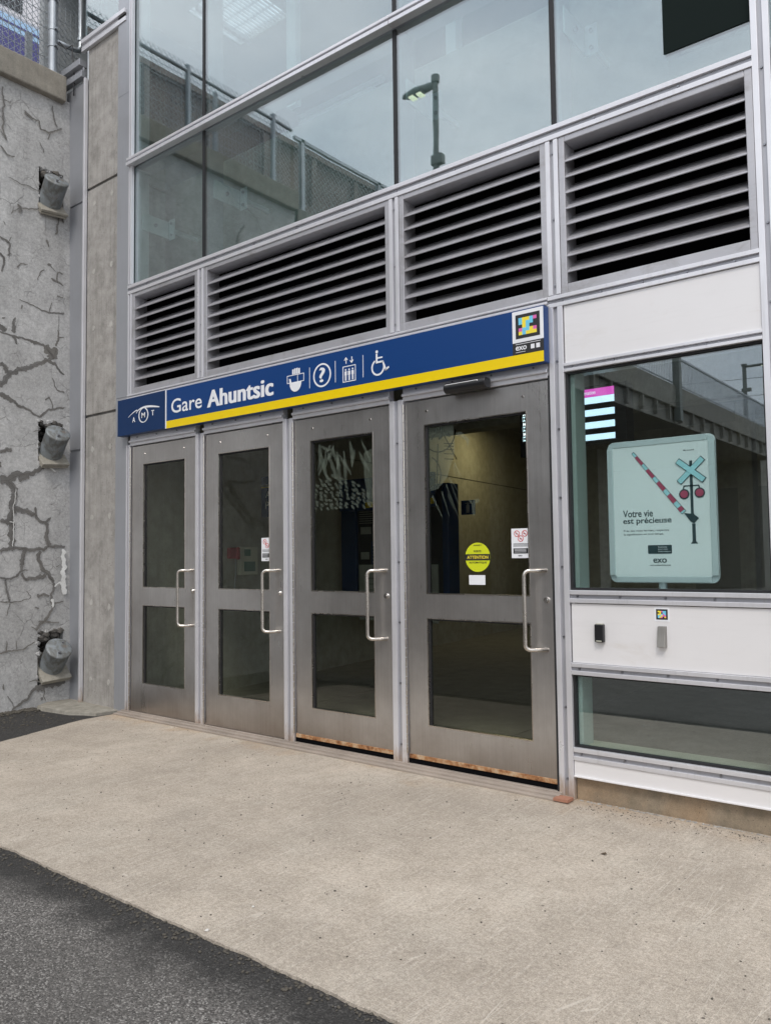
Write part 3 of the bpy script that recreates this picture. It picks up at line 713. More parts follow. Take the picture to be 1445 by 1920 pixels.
part(MB().box(-.80, -.11, -.01, .03, 5.935, 5.972).box(-.80, -.11, .008, .03, 5.905, 5.935).box(-.80, -.11, .0, .03, 5.865, 5.905), 'side_transom', ALU, bevel=.002)
part(MB().box(-.80, -.226, .04, .048, 5.975, 8.6), 'glass_pane', GLASSU)
part(MB().box(-.80, -.745, .05, .16, 5.975, 8.6), 'side_post', GASKET)

M0, M1, M2, M3, M4, M5 = -.026, .886, 1.826, 2.757, 3.818, 4.868
# mullion: two flanges, recessed groove, screws
def mullion(xc, z0, z1, wd=.075, screws=True, y=0, deep=.13, name='mullion', phase=.1):
    m = MB(); h = wd/2; fl = wd*.36
    m.box(xc-h, xc-h+fl, y, y+.03, z0, z1).box(xc+h-fl, xc+h, y, y+.03, z0, z1)
    if deep: m.box(xc-h*.8, xc+h*.8, y+.052, y+.05+deep, z0, z1)
    o = part(m, name, ALU, bevel=.0018)
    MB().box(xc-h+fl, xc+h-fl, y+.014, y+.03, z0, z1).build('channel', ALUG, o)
    if screws:
        s = MB(); z = z0+phase
        while z < min(z1, 5.2)-.05:
            s.cyl((xc, y+.0145, z), (xc, y+.007, z), .0065, .0055, n=10); z += .36
        s.each('screw', SCREW, o)
    return o
def transom(x0, x1, zc, wd=.065, screws=True, y=0, deep=.13, step=.34, name='transom', phase=.1):
    m = MB(); h = wd/2; fl = wd*.34
    m.box(x0, x1, y-.001, y+.028, zc-h, zc-h+fl).box(x0, x1, y-.001, y+.028, zc+h-fl, zc+h)
    if deep: m.box(x0, x1, y+.052, y+.05+deep, zc-h*.8, zc+h*.8)
    o = part(m, name, ALU, bevel=.0018)
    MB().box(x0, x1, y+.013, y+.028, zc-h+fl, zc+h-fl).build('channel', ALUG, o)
    if screws:
        s = MB(); x = x0+phase
        while x < x1-.03:
            s.cyl((x, y+.0135, zc), (x, y+.006, zc), .0065, .0055, n=10); x += step
        s.each('screw', SCREW, o)
    return o
# verticals: door level
mullion(M0-.012, .03, 2.19, .05, False)
mullion(M1, .03, 2.19, .098, False); mullion(M2, .03, 2.19, .094, False); mullion(M3, .03, 2.19, .104, True)
mullion(M4+.006, .0, 2.555, .082, True)
part(MB().box(3.7735, 3.7825, -.002, .03, .03, 2.19), 'door_jamb', GASKET)
# louvre level
mullion(M0-.0, 2.60, 3.452, .05, False)
for x in (M1+.008, M3, M4+.006): mullion(x, 2.612, 3.452, .072, True, phase=.05)
mullion(M5, .0, 6.0, .078, True, phase=.2)
for x in (5.92, 6.97): mullion(x, .2, 7.2, .078, False)
mullion(M5-.0, 6.003, 8.6, .078, False)
# curtain wall level: structural glazed joints are thin dark gaskets
mullion(-.030, 3.54, 8.6, .04, False)
for x in (M1+.010, M3, M4+.01):
    m = MB(); m.box(x-.013, x+.013, .030, .052, 3.545, 4.545).box(x-.013, x+.013, .030, .052, 4.62, 8.6)
    m.each('glazing_joint', GASKET, B)
    part(MB().box(x-.03, x+.03, .065, .20, 3.545, 8.6), 'mullion', ALUF)
transom(-.055, 4.83, 3.494, .078, True, step=.43, phase=.25); 
for xa, xb in ((-.055, M3-.004), (M3+.0, 4.83), (4.907, 7)):
    m = MB().box(xa, xb, -.020, .03, 4.598, 4.618).box(xa, xb, .018, .03, 4.578, 4.598).box(xa, xb, -.026, .03, 4.552, 4.578)
    part(m, 'transom', ALU, bevel=.002)
    part(MB().box(xa, xb, .053, .20, 4.55, 4.615), 'transom', ALUF)
for xa, xb in ((-.055, 4.83), (4.907, 7)):
    part(MB().box(xa, xb, -.02, .03, 6.55, 6.62), 'transom', ALU, bevel=.002)
transom(-.05, 3.781, 2.590, .034, False, y=-.004); transom(3.781+.0005, 4.83, 2.578, .062, True, step=.215, phase=.08)
# door head
for a, b in ((-.01, M1-.049), (M1+.049, M2-.047), (M2+.047, M3-.052), (M3+.052, 3.773)):
    m = MB().box(a, b, .002, .05, 2.178, 2.205).box(a, b, -.012, .05, 2.205, 2.222).box(a, b, .004, .05, 2.222, 2.272)
    o = part(m, 'door_head', ALU, bevel=.002); s = MB()
    x = a+.1
    while x < b-.05: s.cyl((x, .0045, 2.243), (x, -.001, 2.243), .006, n=10); x += .26
    s.each('screw', SCREW, o)
# glass panes, curtain wall
gx = [-.05, M1+.010, M3, M4+.01, 4.832]
part(MB().box(-.05, 4.83, .2, .21, 4.55, 4.61), 'smoke_seal', ALUF)
for z0, z1 in ((3.532, 4.545), (4.62, 6.548), (6.622, 8.6)):
    for a, b in zip(gx[:-1], gx[1:]): part(MB().box(a+.012, b-.012, .036, .046, z0, z1), 'glass_pane', GLASSU)
    for a, b in ((4.905, 5.885), (5.955, 6.935)): part(MB().box(a, b, .036, .046, z0, z1), 'glass_pane', GLASSU)
part(MB().box(4.424, 4.828, .030, .0355, 3.693, 4.545), 'dark_pane_sheet', plain('dark_matt', (.006, .012, .011), .7, spec=.1))  # flat opaque sheet giving this part of the pane its dark tone
# louvres
def louvre(x0, x1, z0, z1):
    fr = .034
    m = MB().box(x0, x0+fr, .006, .13, z0, z1).box(x1-fr, x1, .006, .13, z0, z1).box(x0+fr, x1-fr, .007, .13, z0, z0+.05)
    m.box(x0+fr, x1-fr, .007, .13, z1-.032, z1)
    o = part(m, 'louvre_frame', ALUL, bevel=.003)
    b = MB(); zb, zt = z0+.05, z1-.032; n = 9; p = (zt-zb)/n
    for i in range(n):
        z = zb + (i-.22)*p; t_ = .003
        if i == 0: continue
        prof = [(.019, z-.005), (.013, z-.004), (.013, z+.004), (.122, z+.088), (.122, z+.083), (.020, z+.000)]
        vs = [(x0+fr, q[0], q[1]) for q in prof] + [(x1-fr, q[0], q[1]) for q in prof]; k = len(prof)
        b.add(vs, [tuple(range(k)), tuple(reversed(range(k, 2*k)))] + [(j, (j+1) % k+0, (j+1) % k+k, j+k)[::-1] for j in range(k)])
    b.build('louvre_blades', ALUL, o)
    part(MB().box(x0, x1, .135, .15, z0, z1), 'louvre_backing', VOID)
for a, b in ((-.001, M1-.028), (M1+.044, M3-.036), (M3+.036, M4-.030), (M4+.042, M5-.039)): louvre(a+.002, b-.002, 2.609, 3.455)
louvre(4.91, 5.88, 2.609, 3.455); louvre(5.96, 6.93, 2.609, 3.455)
# right bay
for k, (a, b) in enumerate(((3.866, 4.829), (4.907, 5.881), (5.959, 6.931))):
    part(MB().box(a+.004, b, .010, .03, 2.238, 2.545), 'cladding_panel', PANEL, bevel=.002)
    transom(a, b, 2.217, .046, k == 0, step=.225, phase=.04)
    part(MB().box(a+.012, b-.004, .036, .046, 1.066, 2.190), 'window_pane', GLASSW)
    g_ = MB()
    for z0, z1 in ((1.060, 2.194), (.262, .632)):
        g_.box(a, a+.012, .018, .05, z0, z1).box(b-.008, b, .018, .05, z0, z1).box(a+.012, b-.008, .018, .05, z0, z0+.012).box(a+.012, b-.008, .018, .05, z1-.010, z1)
    part(g_, 'window_gasket', GASKET)
    transom(a, b, 1.028, .064, k == 0, step=.225, phase=.04)
    part(MB().box(a+.005, b, .010, .03, .692, .992), 'cladding_panel', PANEL, bevel=.002)
    transom(a, b, .661, .060, k == 0, step=.225, phase=.04)
    part(MB().box(a+.012, b-.004, .036, .046, .272, .624), 'window_pane', GLASSW)
    transom(a, b, .232, .064, k == 0, step=.225, phase=.04)
    part(MB().box(a+.002, b, .006, .03, .124, .198).box(a+.002, b, -.004, .03, .118, .124), 'base_panel', PANEL)
    part(MB().box(a, b+.08, .030, .20, -.05, .118), 'base_concrete', CBASE, bevel=.004)
sm = MB(); rr = random.Random(21)
for i in range(700):
    x = rr.uniform(3.88, 6.5); lump(sm, (x, .022-rr.random()*.018, .001), rr.uniform(.002, .006), rr)
part(sm, 'mortar_joint', concrete('crumbled_mortar', (.2, .19, .18), (.6, .58, .55), .5, .5, scale=4))
# threshold
th = MB(); th.box(-.11, 3.862, -.075, .07, .0005, .012).box(-.10, 3.80, -.045, .07, .012, .024).box(-.10, 3.80, -.01, .07, .024, .030)
part(th, 'threshold', metal('worn_threshold', (.42, .36, .31), .6, .2, .4, False), bevel=.002)
part(MB().box(3.79, 3.87, -.085, -.02, .006, .020), 'rusty_end_plate', plain('red_rust', (.36, .17, .11), .8))

# doors
def door(xl, xr, gl, gr, hx, lift, lab, closer=False):
    zb = .034 + lift; y0, y1 = .012, .055
    m = MB(); x0, x1 = xl+.008, xr-.006
    m.box(x0, gl, y0, y1, zb, 2.168).box(gr, x1, y0, y1, zb, 2.168).box(gl, gr, y0, y1, zb, .259).box(gl, gr, y0, y1, .884, 1.022).box(gl, gr, y0, y1, 2.021, 2.168)
    d = part(m, 'door', STEEL); tag(d, lab)
    bd = MB()
    for z0, z1 in ((.259, .884), (1.022, 2.021)):
        bd.box(gl, gl+.006, y0-.002, y0+.014, z0, z1).box(gr-.006, gr, y0-.002, y0+.014, z0, z1).box(gl+.006, gr-.006, y0-.002, y0+.014, z0, z0+.006).box(gl+.006, gr-.006, y0-.002, y0+.014, z1-.006, z1)
    bd.build('glazing_bead', SATIN, d)
    gk = MB()
    for z0, z1 in ((.265, .878), (1.028, 2.015)):
        gk.box(gl+.0062, gl+.017, y0+.012, y0+.03, z0, z1).box(gl+.017, gr-.0062, y0+.012, y0+.03, z1-.009, z1)
    gk.each('gasket', GASKET, d)
    for z0, z1 in ((.265, .878), (1.028, 2.015)): MB().box(gl+.0061, gr-.0061, y0+.016, y0+.022, z0, z1).build('glass_pane', GLASSD, d)
    hg = MB(); z = zb+.01; 
    while z < 2.15: hg.cyl((xl+.001, -.001, z), (xl+.001, -.001, z+.052), .0055, n=10); z += .056
    hg.build('hinge', SATIN, d, smooth=False)
    h = MB(); zt, zl = 1.160, .745; P = []
    def arc(c, u, v, r, a0, a1, k=6): return [Vector(c)+Vector(u)*r*math.cos(R(a0+(a1-a0)*i/k))+Vector(v)*r*math.sin(R(a0+(a1-a0)*i/k)) for i in range(k+1)]
    e = Vector((-.095, -.072, 0)); mt = Vector((hx, y0, 0)); eh = e.normalized(); br = .028; bar = mt+e
    P = [mt+Vector((0, 0, zt))]
    cc = bar + Vector((0, 0, zt)) - eh*br + Vector((0, 0, -br)); P += arc(cc, (0, 0, 1), eh, br, 0, 90)
    cc = bar + Vector((0, 0, zl)) - eh*br + Vector((0, 0, br)); P += arc(cc, eh, (0, 0, -1), br, 0, 90)
    P += [mt+Vector((0, 0, zl))]
    h.tube(P, .0105, 12)
    h.build('handle', SATIN, d, smooth=True)
    lk = MB(); lk.cyl((hx, y0, 1.005), (hx, y0-.010, 1.005), .017, .0155, n=24).cyl((hx, y0-.010, 1.005), (hx, y0-.014, 1.005), .009, n=16)
    lk.build('lock', CHROME, d, smooth=False)
    bt = MB()
    for bx_ in (gl+.02, gr-.02): bt.cyl((bx_, y0, 2.10), (bx_, y0-.004, 2.10), .007, n=12)
    bt.each('bolt', CHROME, d)
    if lift:
        MB().box(x0, x1, y0-.004, y1, .060, .060+lift*.55).build('bottom_sweep', RUST, d, bevel=.002)
        part(MB().box(xl, xr, .014, .06, .031, .058), 'door_gap', VOID)
door(0, .834, .161, .703, .800, 0, 'leftmost narrow steel door')
door(.938, 1.777, 1.091, 1.635, 1.730, 0, 'steel door with a notice sticker at the glass edge')
door(1.874, 2.702, 2.026, 2.565, 2.660, .045, 'steel door with frosted scribble on its glass')
door(2.811, 3.778, 2.957, 3.636, 3.733, .045, 'widest steel door with the round yellow sticker')
CEIL = plain('ceiling_paint', (.25, .25, .23), .9)
# ---- interior of the entrance hall
LWx = lambda y: -.10 - .122*y
m = MB(); m.add([(-.10, .06, 0), (LWx(10), 10, 0), (LWx(10), 10, 2.40), (-.10, .06, 2.40), (-.10, .06, 2.415), (LWx(10), 10, 2.415), (LWx(10), 10, 3.45), (-.10, .06, 3.45)], [(0, 1, 2, 3), (4, 5, 6, 7)])
part(m, 'inner_side_wall', CINT)
m = MB(); m.add([(-.112, .06, 2.40), (LWx(10)-.012, 10, 2.40), (LWx(10)-.012, 10, 2.415), (-.112, .06, 2.415), (-.112, .06, .78), (LWx(10)-.012, 10, .78)], [(0, 1, 2, 3)])
part(m, 'wall_seam', CHAIR)
part(MB().box(-1.6, 9, 9.9, 10, 0, 3.45), 'inner_back_wall', CINT)
part(MB().box(1.4, 3.2, 9.86, 9.9, 0, 2.3), 'back_door', CEIL)
FLOOR = concrete('hall_floor_concrete', (.15, .145, .12), (.22, .21, .18), .2, .45, .0, .7, (.16, .15, .12))
fl = MB()
xs = [-1.6, .9, 2.9, 4.95, 7, 9]; ys = [.07, .95, 2.2, 3.6, 5.2, 7.2, 10]
for i in range(5):
    for j in range(6): fl.box(xs[i]+.004, xs[i+1]-.004, ys[j]+.004, ys[j+1]-.004, -.05, .004)
tag(fl.build('hall_floor', FLOOR), 'dull olive concrete floor inside the entrance hall', kind='structure')
part(MB().box(-1.6, 9, .04, 10, -.12, -.02), 'floor_joint', VOID)
part(MB().box(-1.6, 9, .16, 10, 3.40, 3.5), 'hall_ceiling', CEIL)
part(MB().box(8.9, 9, .1, 10, 0, 3.45), 'inner_end_wall', CINT)
# concrete columns and a beam across the hall
part(MB().box(2.55, 2.75, 8.2, 8.5, .004, 3.4).box(5.9, 6.3, 5.4, 5.8, .004, 3.4), 'inner_column', CINT)
part(MB().box(-1.2, 8.9, 4.2, 4.5, 2.75, 3.4), 'ceiling_beam', CINT, bevel=.01)
# inner box edges of the right bay
part(MB().box(3.862, 3.90, .052, .17, .26, .63).box(3.862, 3.90, .052, .17, 1.06, 2.2), 'window_reveal', metal('reveal_paint', (.42, .50, .46), .5, .1))
part(MB().box(3.87, 9, .052, .22, .225, .262), 'window_sill', metal('sill_paint', (.50, .52, .40), .5, .1))
part(MB().box(3.87, 9, .052, .18, .66, 1.03), 'apron_backing', CEIL)
# things inside the hall
PH = plain('phone_red', (.35, .02, .03), .35); CREAM = plain('cream_plastic', (.55, .55, .46), .5); GREENS = plain('lcd_green', (.06, .16, .12), .3)
def onwall(y, dx=0): return LWx(y)+dx
p = thing('wall_telephone', (onwall(1.29), 1.29, 1.2), 'red emergency telephone on the concrete wall inside the second door', 'telephone')
MB().box(onwall(1.29), onwall(1.29)+.05, 1.225, 1.35, 1.245, 1.35).build('body', PH, p, bevel=.008)
MB().box(onwall(1.29)+.05, onwall(1.29)+.08, 1.30, 1.335, 1.235, 1.355).build('handset', PH, p, bevel=.01)
MB().tube([(onwall(1.29)+.05, 1.30, 1.24), (onwall(1.29)+.04, 1.31, 1.12), (onwall(1.29)+.03, 1.305, 1.0), (onwall(1.29)+.03, 1.30, .9)], .006, 8).build('cord', GALV, p)
p = thing('control_panel', (onwall(1.47), 1.47, 1.2), 'cream control panel with small green screens beside the red telephone', 'control panel')
MB().box(onwall(1.4)-.05, onwall(1.4)+.05, 1.37, 1.60, 1.085, 1.36).build('housing', CREAM, p, bevel=.006)
MB().box(onwall(1.4)+.05, onwall(1.4)+.054, 1.42, 1.50, 1.27, 1.335).build('screen', GREENS, p)
MB().box(onwall(1.4)+.05, onwall(1.4)+.054, 1.42, 1.56, 1.12, 1.215).build('screen', GREENS, p)
p = thing('wayfinding_sign', (.1, 1.5, 1.8), 'dark blue wayfinding sign with white lettering inside the second door', 'sign')
MB().box(-.062, .22, 1.5, 1.53, 1.955, 2.035).box(-.062, .22, 1.5, 1.53, 1.64, 1.925).build('board', NAVYD, p)
MB().box(-.062, .22, 1.499, 1.53, 1.925, 1.934).build('stripe', YELLOW, p)
text('lettering', 'A', .0, .07, 1.83, 1.89, 1.497, WHITE, p); text('lettering', 'P', .0, .05, 1.72, 1.79, 1.497, WHITE, p)
# ticket machine
p = thing('ticket_machine', (.4, 3.2, 0), 'blue and black ticket machine seen through the two right doors', 'ticket machine')
MB().box(-.37, -.15, 3.0, 3.25, .62, 2.10).box(1.02, 1.10, 3.0, 3.2, .62, 2.0).each('side_panel', NAVYD, p, bevel=.01)
MB().box(.3, .5, 3.1, 3.2, .004, .62).build('pedestal', BLACK, p)
MB().box(-.149, 1.019, 3.03, 3.25, .62, 2.0).build('body', BLACK, p, bevel=.01)
MB().box(-.37, .95, 2.97, 3.0, 1.76, 2.12).build('header_sign', NAVYD, p)
MB().box(.02, .94, 2.966, 2.97, 1.79, 1.85).build('stripe', YELLOW, p)
text('lettering', 'AMT', -.12, .03, 1.90, 1.97, 2.966, WHITE, p); text('lettering', 'Billets', .12, .45, 1.90, 2.0, 2.966, WHITE, p)
GP = plain('kiosk_grey', (.34, .35, .32), .5)
MB().box(-.12, .95, 3.015, 3.03, .55, 1.16).build('lower_panel', GP, p)
l = MB(); 
for k in range(7): l.rect(-.02, .30, .62+k*.065, .625+k*.065, 3.0145)
l.build('panel_lines', INK, p)
q = MB().rect(-.10, .02, 1.22, 1.30, 3.028).rect(-.10, .05, 1.50, 1.58, 3.028)
q.build('label_plate', GP, p)
l = MB()
for k in range(6): l.rect(-.12, .08, 1.62+k*.025, 1.626+k*.025, 3.028)
l.build('grille', GP, p)
l = MB().rect(.06, .30, 1.14, 1.42, 3.02)
l.build('notice_board', NAVYD, p)
l = MB()
for k, (a, b) in enumerate(((.08, .18), (.08, .28), (.08, .26), (.08, .24), (.08, .28), (.08, .16))): l.rect(a, b, 1.37-k*.036, 1.376-k*.036, 3.0185)
l.rect(.22, .28, 1.385, 1.405, 3.0185).build('notice_lines', WHITE, p)
p = thing('fire_extinguisher_sign', (.9, 4, 1.8), 'small blue square sign with a white fire extinguisher symbol', 'sign')
MB().box(.62, .80, 3.98, 4.0, 1.72, 1.885).build('board', NAVY, p)
s = MB().rect(.69, .735, 1.74, 1.82, 3.979).disc(.7125, 1.82, .0225, 3.9785).line([(.68, 1.85), (.76, 1.85)], .008, 3.978).line([(.7125, 1.83), (.7125, 1.858)], .012, 3.9775)
s.build('symbol', WHITE, p)
# screens
SCRB = plain('screen_light', (.5, .6, .7), .4, em=(.62, .84, 1.0), es=1.25); SCRP = plain('screen_magenta', (.5, .1, .4), .4, em=(.85, .10, .62), es=.85)
SCRW = plain('screen_text', (.6, .6, .6), .4, em=(.8, .9, 1.0), es=.9)
p = thing('information_screen', (3.6, 1.05, 2.1), 'hanging information screen with magenta heading and pale bars behind the window', 'screen')
MB().box(3.45, 3.80, 1.0, 1.12, 1.955, 2.325).build('housing', BLACK, p, bevel=.006)
MB().cyl((3.62, 1.06, 2.325), (3.62, 1.06, 3.4), .02, n=12).build('hanger', BLACK, p)
MB().rect(3.462, 3.724, 2.252, 2.304, .999).build('heading', SCRP, p)
text('lettering', 'Information', 3.472, 3.60, 2.268, 2.293, .9975, SCRW, p, bold=.01)
l = MB()
for a, b in ((2.208, 2.251), (2.128, 2.170), (2.048, 2.090), (1.972, 2.010)): l.rect(3.462, 3.724, a, b, .999)
l.build('text_bar', SCRB, p)
p = thing('departure_board', (2.9, 1.55, 2.1), 'dark departure board with white rows at the corner of the widest door glass', 'screen')
MB().box(2.775, 3.20, 1.5, 1.6, 1.975, 2.40).build('housing', INK, p, bevel=.004)
l = MB()
for z in (2.245, 2.17, 2.095): l.rect(2.80, 3.1, z, z+.034, 1.499)
l.build('row', SCRB, p)
for z in (2.285, 2.21, 2.135): text('lettering', 'Ma', 2.803, 2.845, z, z+.026, 1.4985, SCRW, p, bold=.02)
for z in (2.249, 2.174, 2.099): text('lettering', 'Ma', 2.803, 2.845, z, z+.026, 1.4955, INK, p, bold=.01)
# warm ceiling lamp in the hall
p = thing('ceiling_lamp', (-.1, 6.5, 3.3), 'warm lit ceiling lamp inside the hall above the concrete wall', 'lamp')
MB().cyl((-.1, 6.5, 3.33), (-.1, 6.5, 3.4), .16, n=28).build('housing', GALV, p)
MB().cyl((-.1, 6.5, 3.31), (-.1, 6.5, 3.33), .14, n=28).build('diffuser', plain('lamp_diffuser', (.9, .8, .5), .4, em=(1, .78, .36), es=9), p)
la = bpy.data.lights.new('lamp_light', 'AREA'); la.energy = 8; la.size = .26; la.color = (1, .84, .48); lo = bpy.data.objects.new('lamp_light', la); S.collection.objects.link(lo)
lo.parent = p; lo.location = (0, 0, -.02)
# ---- upper volume behind the curtain wall
UP = concrete('upper_concrete', (.20, .21, .20), (.29, .30, .29), .35, .2, .15)
part(MB().box(-.7, 4.24, .65, .85, 3.5, 4.70).box(4.24, 7, .65, .85, 3.5, 4.04).box(4.75, 7, .65, .85, 4.04, 4.70), 'upper_wall', UP, bevel=.004)
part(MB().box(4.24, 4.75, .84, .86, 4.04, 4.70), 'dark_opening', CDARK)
part(MB().box(-1.6, 9, .16, .66, 3.46, 3.52), 'upper_ledge', CINT)
UW = plain('upper_white_paint', (.33, .35, .36), .85)
part(MB().box(-1.7, 9, 4.2, 4.3, 3.5, 7.2).box(-1.75, -1.65, .1, 4.2, 4.6, 7.2).box(8.9, 9, .1, 4.2, 3.5, 7.2), 'upper_back_wall', UW)
part(MB().box(-1.75, 9, .05, 1.45, 7.2, 7.3).box(-1.75, 9, 2.20, 4.3, 7.2, 7.3).box(-1.75, -1.16, 1.45, 2.20, 7.2, 7.3).box(-.34, 9, 1.45, 2.20, 7.2, 7.3), 'upper_ceiling', UW)
gr = MB()
x = -1.16
while x < -.34: gr.box(x, x+.010, 1.45, 2.20, 7.21, 7.24); x += .05
for y in (1.55, 1.70, 1.85, 2.0, 2.15): gr.box(-1.16, -.34, y, y+.012, 7.24, 7.26)
gr.box(-1.02, -.97, 1.45, 2.20, 7.15, 7.2)
part(gr, 'skylight_grating', GALV)
part(MB().box(.62, .74, 1.2, 1.26, 5.35, 7.19).box(2.1, 2.2, 1.6, 1.7, 4.72, 7.19), 'upper_column', plain('white_steel', (.7, .74, .76), .5))
part(MB().box(-1.0, .3, 3.0, 3.06, 6.6, 6.66).box(-.6, .5, 2.6, 2.66, 6.2, 6.26), 'conduit', plain('white_conduit', (.75, .78, .8), .5))
part(MB().box(-.7, 4.75, .66, 4.2, 4.66, 4.71), 'upper_floor', UW)
# steel bracket plates tying the mullions to the inner wall
BR = metal('bracket_steel', (.62, .67, .69), .5, .4, .15)
for i, (x, z) in enumerate(((-.030, 4.10), (M1+.01, 4.10), (M3, 4.17), (M4+.01, 4.16))):
    m = MB().box(x+.034, x+.044, .10, .36, z-.075, z+.075).box(x+.0445, x+.12, .36, .37, z-.09, z+.09).box(x+.05, x+.07, .372, .65, z-.02, z+.02)
    o = part(m, 'bracket', BR, bevel=.003)
    b = MB().cyl((x+.044, .22, z), (x+.062, .22, z), .016, n=6).cyl((x+.085, .36, z+.05), (x+.085, .348, z+.05), .012, n=6).cyl((x+.085, .36, z-.05), (x+.085, .348, z-.05), .012, n=6)
    b.each('bolt', SCREW, o)

# ---- main sign board
sg = thing('station_sign', (1.85, -.03, 2.41), 'long blue station name sign with a yellow band and white pictograms over the doors', 'sign')
SY = -.062
MB().box(-.092, .556, SY, -.006, 2.258, 2.556).build('logo_panel', NAVYD, sg, bevel=.002)
MB().box(.5565, 3.790, SY, -.006, 2.252, 2.552).build('board', NAVY, sg, bevel=.002)
MB().rect(.553, .567, 2.254, 2.553, SY, .0016).build('divider', WHITE, sg)
MB().rect(.567, 3.786, 2.254, 2.311, SY, .0012).build('yellow_band', YELLOW, sg)
MB().box(-.09, 3.79, -.05, -.008, 2.5565, 2.562).build('top_flange', ALU, sg)
text('lettering', 'Gare', .628, .995, 2.362, 2.472, SY-.001, WHITE, sg, bold=.008)
text('lettering', 'Ahuntsic', 1.055, 1.758, 2.352, 2.478, SY-.001, WHITE, sg, bold=.012, fat=.0062, sp=1.04)
# AMT emblem: eye of swooshes round an M
e = MB(); y = SY
def crescent(mb, pts, ws, y):
    up, dn = [], []
    for i, (p, w_) in enumerate(zip(pts, ws)):
        a = pts[max(i-1, 0)]; b = pts[min(i+1, len(pts)-1)]; dx, dz = b[0]-a[0], b[1]-a[1]; L = math.hypot(dx, dz)
        nx, nz = -dz/L*w_/2, dx/L*w_/2; up.append((p[0]+nx, p[1]+nz)); dn.append((p[0]-nx, p[1]-nz))
    for i in range(len(pts)-1): mb.poly([up[i], dn[i], dn[i+1], up[i+1]], y)
cx, cz = .268, 2.395
P = [(.062 + (.185-.062)*k/8, 2.400 + .047*math.sin(k/8*1.35)) for k in range(9)]; crescent(e, P, [.003+.006*k/8 for k in range(9)], y)
P = [(.168 + (.478-.168)*k/20, 2.425 + .034*math.sin((k/20)**.7*3.0)) for k in range(21)]
P = [(.172 + .306*k/20, 2.421 + .037*math.sin(min(1, (k/20)*1.0)**.62*2.75)) for k in range(21)]; crescent(e, P, [.006+.010*math.sin(k/20*3.0) for k in range(21)], y-.0004)
for a in range(100, 430, 10):
    def q(t): r = .060; return (cx+r*math.cos(R(t)), cz+r*.95*math.sin(R(t)))
    w1 = .006+.006*abs(math.cos(R(a))); crescent(e, [q(a), q(a+10)], [w1, w1], y-.0002)
e.build('emblem', WHITE, sg)
text('lettering', 'A', .118, .158, 2.352, 2.393, SY-.001, WHITE, sg, bold=.012, fat=.0012); text('lettering', 'M', .243, .292, 2.374, 2.416, SY-.001, WHITE, sg, bold=.02)
text('lettering', 'T', .372, .412, 2.378, 2.420, SY-.001, WHITE, sg, bold=.02)
# pictograms
s = MB()
s.ring(0, 0, 1, .9, 0) if 0 else None
def frame(mb, x0, x1, z0, z1, w_, y):
    mb.rect(x0, x1, z1-w_, z1, y).rect(x0, x1, z0, z0+w_, y).rect(x0, x0+w_, z0+w_, z1-w_, y).rect(x1-w_, x1, z0+w_, z1-w_, y)
# ticket in a hand
frame(s, 1.888, 2.046, 2.408, 2.462, .0045, SY); s.rect(1.985, 1.989, 2.4125, 2.4575, SY)
for k in range(4): s.rect(1.938+k*.019, 1.952+k*.019, 2.464, 2.505-abs(k-1.6)*.004, SY)
s.poly([(1.914, 2.409), (2.022, 2.409)] + [(1.968+.054*math.cos(R(-a)), 2.404+.058*math.sin(R(-a))) for a in range(0, 181, 15)], SY-.0013)
s.poly([(1.910, 2.438), (1.924, 2.438), (1.934, 2.405), (1.915, 2.405)], SY-.0026)
s.build('ticket_pictogram', WHITE, sg)
s = MB().ring(2.208, 2.420, .078, .067, SY); s.build('question_pictogram', WHITE, sg)
text('lettering', '?', 2.182, 2.236, 2.374, 2.470, SY-.001, WHITE, sg, bold=.03)
s = MB(); frame(s, 2.386, 2.494, 2.344, 2.446, .005, SY)
for k in range(3):
    x = 2.411+k*.029; s.disc(x, 2.422, .0062, SY, n=14).rect(x-.0095, x+.0095, 2.388, 2.413, SY).rect(x-.0065, x-.001, 2.354, 2.388, SY).rect(x+.001, x+.0065, 2.354, 2.388, SY)
for x, d_ in ((2.415, 1), (2.463, -1)):
    zc = 2.480; s.line([(x, zc-d_*.018), (x, zc+d_*.015)], .006, SY).line([(x-.013, zc+d_*.004), (x, zc+d_*.019)], .006, SY-.0013).line([(x+.013, zc+d_*.004), (x, zc+d_*.019)], .006, SY-.0026)
s.build('lift_pictogram', WHITE, sg)
s = MB(); s.ring(2.672, 2.398, .052, .041, SY, a0=118, a1=388, n=30)
s.disc(2.664, 2.494, .010, SY, n=18).line([(2.664, 2.478), (2.664, 2.425)], .013, SY-.0013).line([(2.664, 2.455), (2.706, 2.455)], .009, SY).line([(2.664, 2.428), (2.712, 2.428), (2.735, 2.374), (2.757, 2.386)], .011, SY-.0026)
s.build('wheelchair_pictogram', WHITE, sg)
s = MB()
for x, a, b in ((2.097, 2.350, 2.488), (2.323, 2.356, 2.494), (2.554, 2.354, 2.493)): s.rect(x-.002, x+.002, a, b, SY)
s.each('divider', WHITE, sg)
